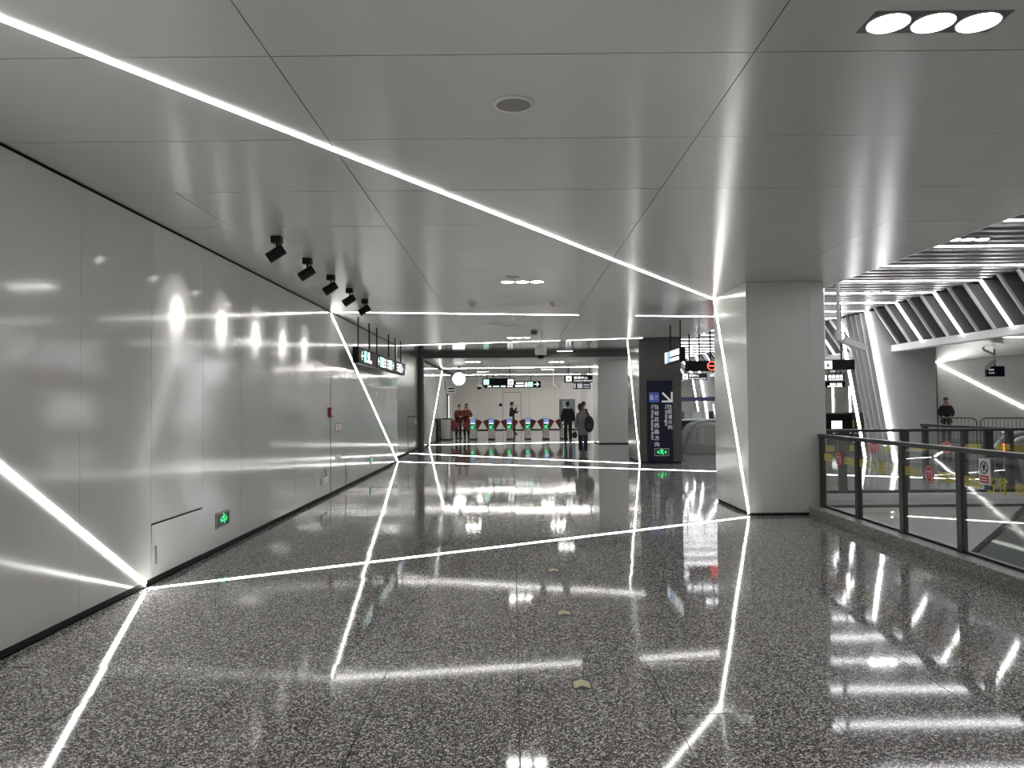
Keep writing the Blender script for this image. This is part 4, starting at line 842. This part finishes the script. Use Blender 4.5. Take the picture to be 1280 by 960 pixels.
def person(label, loc, rz, h, top, legs, shoe, pose=None, hair='short', coat_len=.80, hood=None, lean=0., stripes_m=None):
    """faces -Y locally; pose: joint overrides for a 1.72 m figure"""
    k = h/1.72; root = thing('person', label, 'person', loc, None, rz)
    J = dict(pel=(0, .0, .95), sp=(0, .0, 1.12), ch=(0, .0, 1.31), nb=(0, .01, 1.42), nk=(0, .0, 1.50), hd=(0, -.015, 1.575),
             lsh=(.165, .005, 1.365), lel=(.23, .02, 1.13), lwr=(.24, -.06, .89), lhd=(.24, -.09, .80), rsh=(-.165, .005, 1.365), rel=(-.23, .02, 1.13), rwr=(-.24, -.06, .89), rhd=(-.24, -.09, .80),
             lhp=(.09, 0, .90), lkn=(.1, -.02, .50), lan=(.1, .03, .09), rhp=(-.09, 0, .90), rkn=(-.1, -.02, .50), ran=(-.1, .03, .09))
    if lean:
        for q in ('sp', 'ch', 'nb', 'nk', 'hd', 'lsh', 'lel', 'lwr', 'lhd', 'rsh', 'rel', 'rwr', 'rhd'):
            x, y, z = J[q]; d = z-.95; J[q] = (x, y-d*math.sin(lean), .95+d*math.cos(lean))
    if pose: J.update(pose)
    J = {a: tuple(c*k for c in v) for a, v in J.items()}
    names = list(J); ix = {a: i for i, a in enumerate(names)}
    ed = [('pel', 'sp'), ('sp', 'ch'), ('ch', 'nb'), ('nb', 'nk'), ('nk', 'hd'), ('ch', 'lsh'), ('lsh', 'lel'), ('lel', 'lwr'), ('lwr', 'lhd'), ('ch', 'rsh'), ('rsh', 'rel'), ('rel', 'rwr'), ('rwr', 'rhd'),
          ('pel', 'lhp'), ('lhp', 'lkn'), ('lkn', 'lan'), ('pel', 'rhp'), ('rhp', 'rkn'), ('rkn', 'ran')]
    rad = dict(pel=(.125, .095), sp=(.115, .085), ch=(.13, .095), nb=.065, nk=.052, hd=.05, lsh=.06, rsh=.06, lel=.042, rel=.042, lwr=.03, rwr=.03, lhd=.03, rhd=.03, lhp=.085, rhp=.085, lkn=.055, rkn=.055, lan=.04, ran=.04)
    def sub(keep, rr, e2): 
        keep = list(keep); m_ = {a: i for i, a in enumerate(keep)}
        return skin_mesh([J[a] for a in keep], [(m_[a], m_[c]) for a, c in e2 if a in m_ and c in m_], [tuple(k*q for q in rr[a]) if isinstance(rr[a], tuple) else rr[a]*k for a in keep])
    body = sub(names, rad, ed)
    # head, face, hands join the body mesh
    hx, hy, hz = J['hd']; hz += .035*k; mb = MB()
    mb.ball((hx, hy, hz), .082*k, .1*k, .122*k, 14); mb.ball((hx, hy-.101*k, hz-.015*k), .013*k, .02*k, .024*k, 8)
    for s in (-1, 1): mb.ball((hx+s*.083*k, hy+.01*k, hz-.005*k), .012*k, .02*k, .03*k, 8)
    for q, w in (('lhd', 'lwr'), ('rhd', 'rwr')):
        p = Vector(J[q]); d = (p-Vector(J[w])).normalized(); sd = Vector((0, 1, 0)) if abs(d.y) < .8 else Vector((1, 0, 0)); sd = (sd-d*sd.dot(d)).normalized(); cu = d.cross(sd)
        if cu.x*(1 if q[0] == 'l' else -1) > 0: cu = -cu
        for i, ln in enumerate((.055, .065, .062, .05)):
            a = p+d*.015*k+sd*(-.03+.02*i)*k; mb.tube([a, a+d*ln*.5*k+cu*.006*k, a+d*ln*.95*k+cu*.022*k], [.009*k, .008*k, .006*k], 6)
        a = p-d*.02*k-sd*.03*k; mb.tube([a, a-sd*.02*k+d*.02*k, a-sd*.025*k+d*.05*k+cu*.012*k], [.011*k, .009*k, .007*k], 6)
    hm = mb.mesh('head', SKIN, True)
    bm = bmesh.new(); bm.from_mesh(body); bm.from_mesh(hm); bm.to_mesh(body); bm.free(); body.shade_smooth()
    bo = put(body, 'body', SKIN, root)
    mb = MB()
    for s in (-1, 1): mb.ball((hx+s*.03*k, hy-.091*k, hz+.008*k), .011*k, .008*k, .007*k, 6)
    mb.ball((hx, hy-.091*k, hz-.055*k), .022*k, .008*k, .006*k, 6); mb.build('face_features', LIP, bo, local=True)
    # clothing
    r2 = dict(rad); r2.update(pel=(.195, .15), sp=(.17, .13), ch=(.175, .135), nb=.11, lsh=.082, rsh=.082, lel=.07, rel=.07, lwr=.055, rwr=.055)
    keep = ['pel', 'sp', 'ch', 'nb', 'lsh', 'lel', 'lwr', 'rsh', 'rel', 'rwr']; e2 = list(ed)
    J['hem'] = tuple(c for c in (J['pel'][0], J['pel'][1], coat_len*k)); r2['hem'] = (.205, .165)
    if coat_len < .93: keep.append('hem'); e2.append(('pel', 'hem'))
    put(sub(keep, r2, e2), 'jacket', top, root)
    r3 = dict(rad); r3.update(pel=(.115, .09), lhp=.084, rhp=.084, lkn=.082, rkn=.082, lan=.068, ran=.068)
    put(sub(['pel', 'lhp', 'lkn', 'lan', 'rhp', 'rkn', 'ran'], r3, ed), 'trousers', legs, root)
    for a in ('lan', 'ran'):
        x, y, z = J[a]; zb = z-.085*k
        MB().add([(x-.04*k, y+.07*k, zb), (x+.04*k, y+.07*k, zb), (x+.045*k, y-.17*k, zb), (x-.045*k, y-.17*k, zb), (x-.038*k, y+.06*k, zb+.1*k), (x+.038*k, y+.06*k, zb+.1*k), (x+.035*k, y-.04*k, zb+.1*k), (x-.035*k, y-.04*k, zb+.1*k), (x+.04*k, y-.15*k, zb+.045*k), (x-.04*k, y-.15*k, zb+.045*k)],
                 [(0, 3, 2, 1), (0, 1, 5, 4), (4, 5, 6, 7), (7, 6, 8, 9), (9, 8, 2, 3), (0, 4, 7, 9, 3), (1, 2, 8, 6, 5)]).build('shoe', shoe, root, local=True, bevel=.008)
    mb = MB(); mb.ball((hx, hy+.012*k, hz+.05*k), .092*k, .108*k, .1*k, 14); mb.ball((hx, hy+.045*k, hz+.0*k), .084*k, .075*k, .1*k, 12)
    if hair == 'long': mb.ball((hx, hy+.05*k, hz-.07*k), .098*k, .07*k, .15*k, 12)
    if hair == 'bun': mb.ball((hx, hy+.1*k, hz+.06*k), .04*k, .04*k, .04*k, 10)
    mb.build('hair', HAIR, root, True, True)
    if hood: 
        mb = MB(); mb.ball((0, J['nb'][1]+.055*k, J['nb'][2]+.02*k), .13*k, .10*k, .10*k, 14); mb.build('hood', hood, root, True, True)
    if stripes_m:
        mb = MB()
        for s in (-1, 1): mb.bar((s*.085*k, J['ch'][1]-.135*k, J['ch'][2]+.08*k), (s*.085*k, J['sp'][1]-.13*k, J['sp'][2]-.02*k), .03*k, .02*k, (0, -1, 0))
        mb.bar((-.13*k, J['sp'][1]-.128*k, J['sp'][2]+.02*k), (.13*k, J['sp'][1]-.128*k, J['sp'][2]+.02*k), .02*k, .035*k, (0, 0, 1)); mb.build('vest_stripes', stripes_m, root, local=True)
    return root
BLKC = mat('black_cloth', (.009, .009, .011), .8); DRK = mat('dark_trousers', (.011, .012, .018), .8); GRYC = mat('grey_coat', (.17, .165, .16), .85); REDC = mat('red_vest', (.075, .005, .006), .8); JEAN = mat('dark_jeans', (.012, .016, .035), .8)
YST = mat('vest_yellow', (.2, .11, .02), .6); SHO = mat('black_shoe', (.008, .008, .008), .5); SHW = mat('shoe_white_sole', (.2, .2, .2), .6)
walk = dict(lkn=(.09, -.10, .52), lan=(.09, -.13, .09), rkn=(-.09, .04, .50), ran=(-.09, .2, .12))
person('person in a long grey hooded coat walking away with a dark shoulder bag', (2.28, 24.8, 0), math.pi, 1.62, GRYC, JEAN, SHW, dict(nk=(.04, 0, 1.5), hd=(.085, -.02, 1.57), lkn=(.09, -.05, .5), lan=(.09, -.04, .09), rkn=(-.08, .02, .5), ran=(-.08, .1, .1)), 'short', .62, GRYC)
person('person in black jacket and trousers walking away towards the gates', (2.28, 31.6, 0), math.pi, 1.74, BLKC, BLKC, SHO, walk, 'short', .76)
person('person half hidden behind the grey-coated walker', (3.06, 33.0, 0), 2.2, 1.71, BLKC, DRK, SHO, None, 'short', .8)
person('person in black walking behind the gates holding a phone to the face', (-.05, 42.2, 0), math.pi/2, 1.76, BLKC, DRK, SHO, dict(walk, rel=(-.24, -.12, 1.18), rwr=(-.1, -.26, 1.42), rhd=(-.07, -.25, 1.5), lel=(.22, -.1, 1.15), lwr=(.1, -.33, 1.2), lhd=(.07, -.40, 1.22)), 'short', .86)
person('person in a dark red vest leaning forward behind the end gate', (-2.66, 37.2, 0), .5, 1.66, REDC, DRK, SHO, dict(rel=(-.26, -.16, 1.1), rwr=(-.1, -.36, 1.1), rhd=(-.03, -.4, 1.12)), 'short', .84, None, .22, YST)
person('person in a dark red vest with long hair standing behind the gates', (-2.28, 37.6, 0), .25, 1.68, REDC, DRK, SHO, dict(lel=(.25, -.06, 1.14), lwr=(.12, -.24, 1.02), lhd=(.06, -.28, 1.0)), 'long', .84, None, 0, YST)
person('person in a black hooded parka standing behind the crowd barriers', (16.65, 29.3, 0), -.35, 1.74, BLKC, mat('grey_trousers', (.05, .05, .05), .8), SHO, dict(lel=(.25, -.02, 1.14), lwr=(.14, -.16, 1.02), lhd=(.08, -.17, 1.0), rel=(-.25, -.02, 1.14), rwr=(-.14, -.16, 1.02), rhd=(-.08, -.17, 1.0)), 'short', .78, mat('fur_trim', (.2, .17, .15), .9))
t = thing('phone', 'phone held up by the person in black behind the gates', 'phone', (.2, 42.2, 1.5)); MB().box(.215, 42.22, 1.5, .23, 42.29, 1.64).build('case', BLK, t)
t = thing('shoulder_bag', 'dark shoulder bag on the back of the grey-coated person', 'bag', (2.42, 24.6, .8))
MB().ball((2.45, 24.47, .98), .155, .1, .27, 16).build('pouch', mat('bag_black', (.01, .01, .013), .7), t, True)
MB().tube([(2.43, 24.5, 1.2), (2.41, 24.56, 1.3), (2.38, 24.63, 1.39)], .022, 8).build('strap', mat('bag_black', (.01, .01, .013), .7), t); MB().box(2.38, 24.365, .84, 2.52, 24.39, .98).build('pocket', mat('bag_black2', (.02, .02, .022), .6), t, bevel=.01)
t = thing('handbag', 'small dark handbag carried low by the grey-coated person', 'bag', (1.98, 24.75, .5))
MB().ball((2.0, 24.72, .62), .09, .07, .11, 12).build('pouch', mat('bag_black', (.01, .01, .013), .7), t, True); MB().tube([(1.94, 24.72, .68), (2.02, 24.78, .78), (2.06, 24.72, .68)], .01, 6).build('strap', BLK, t)
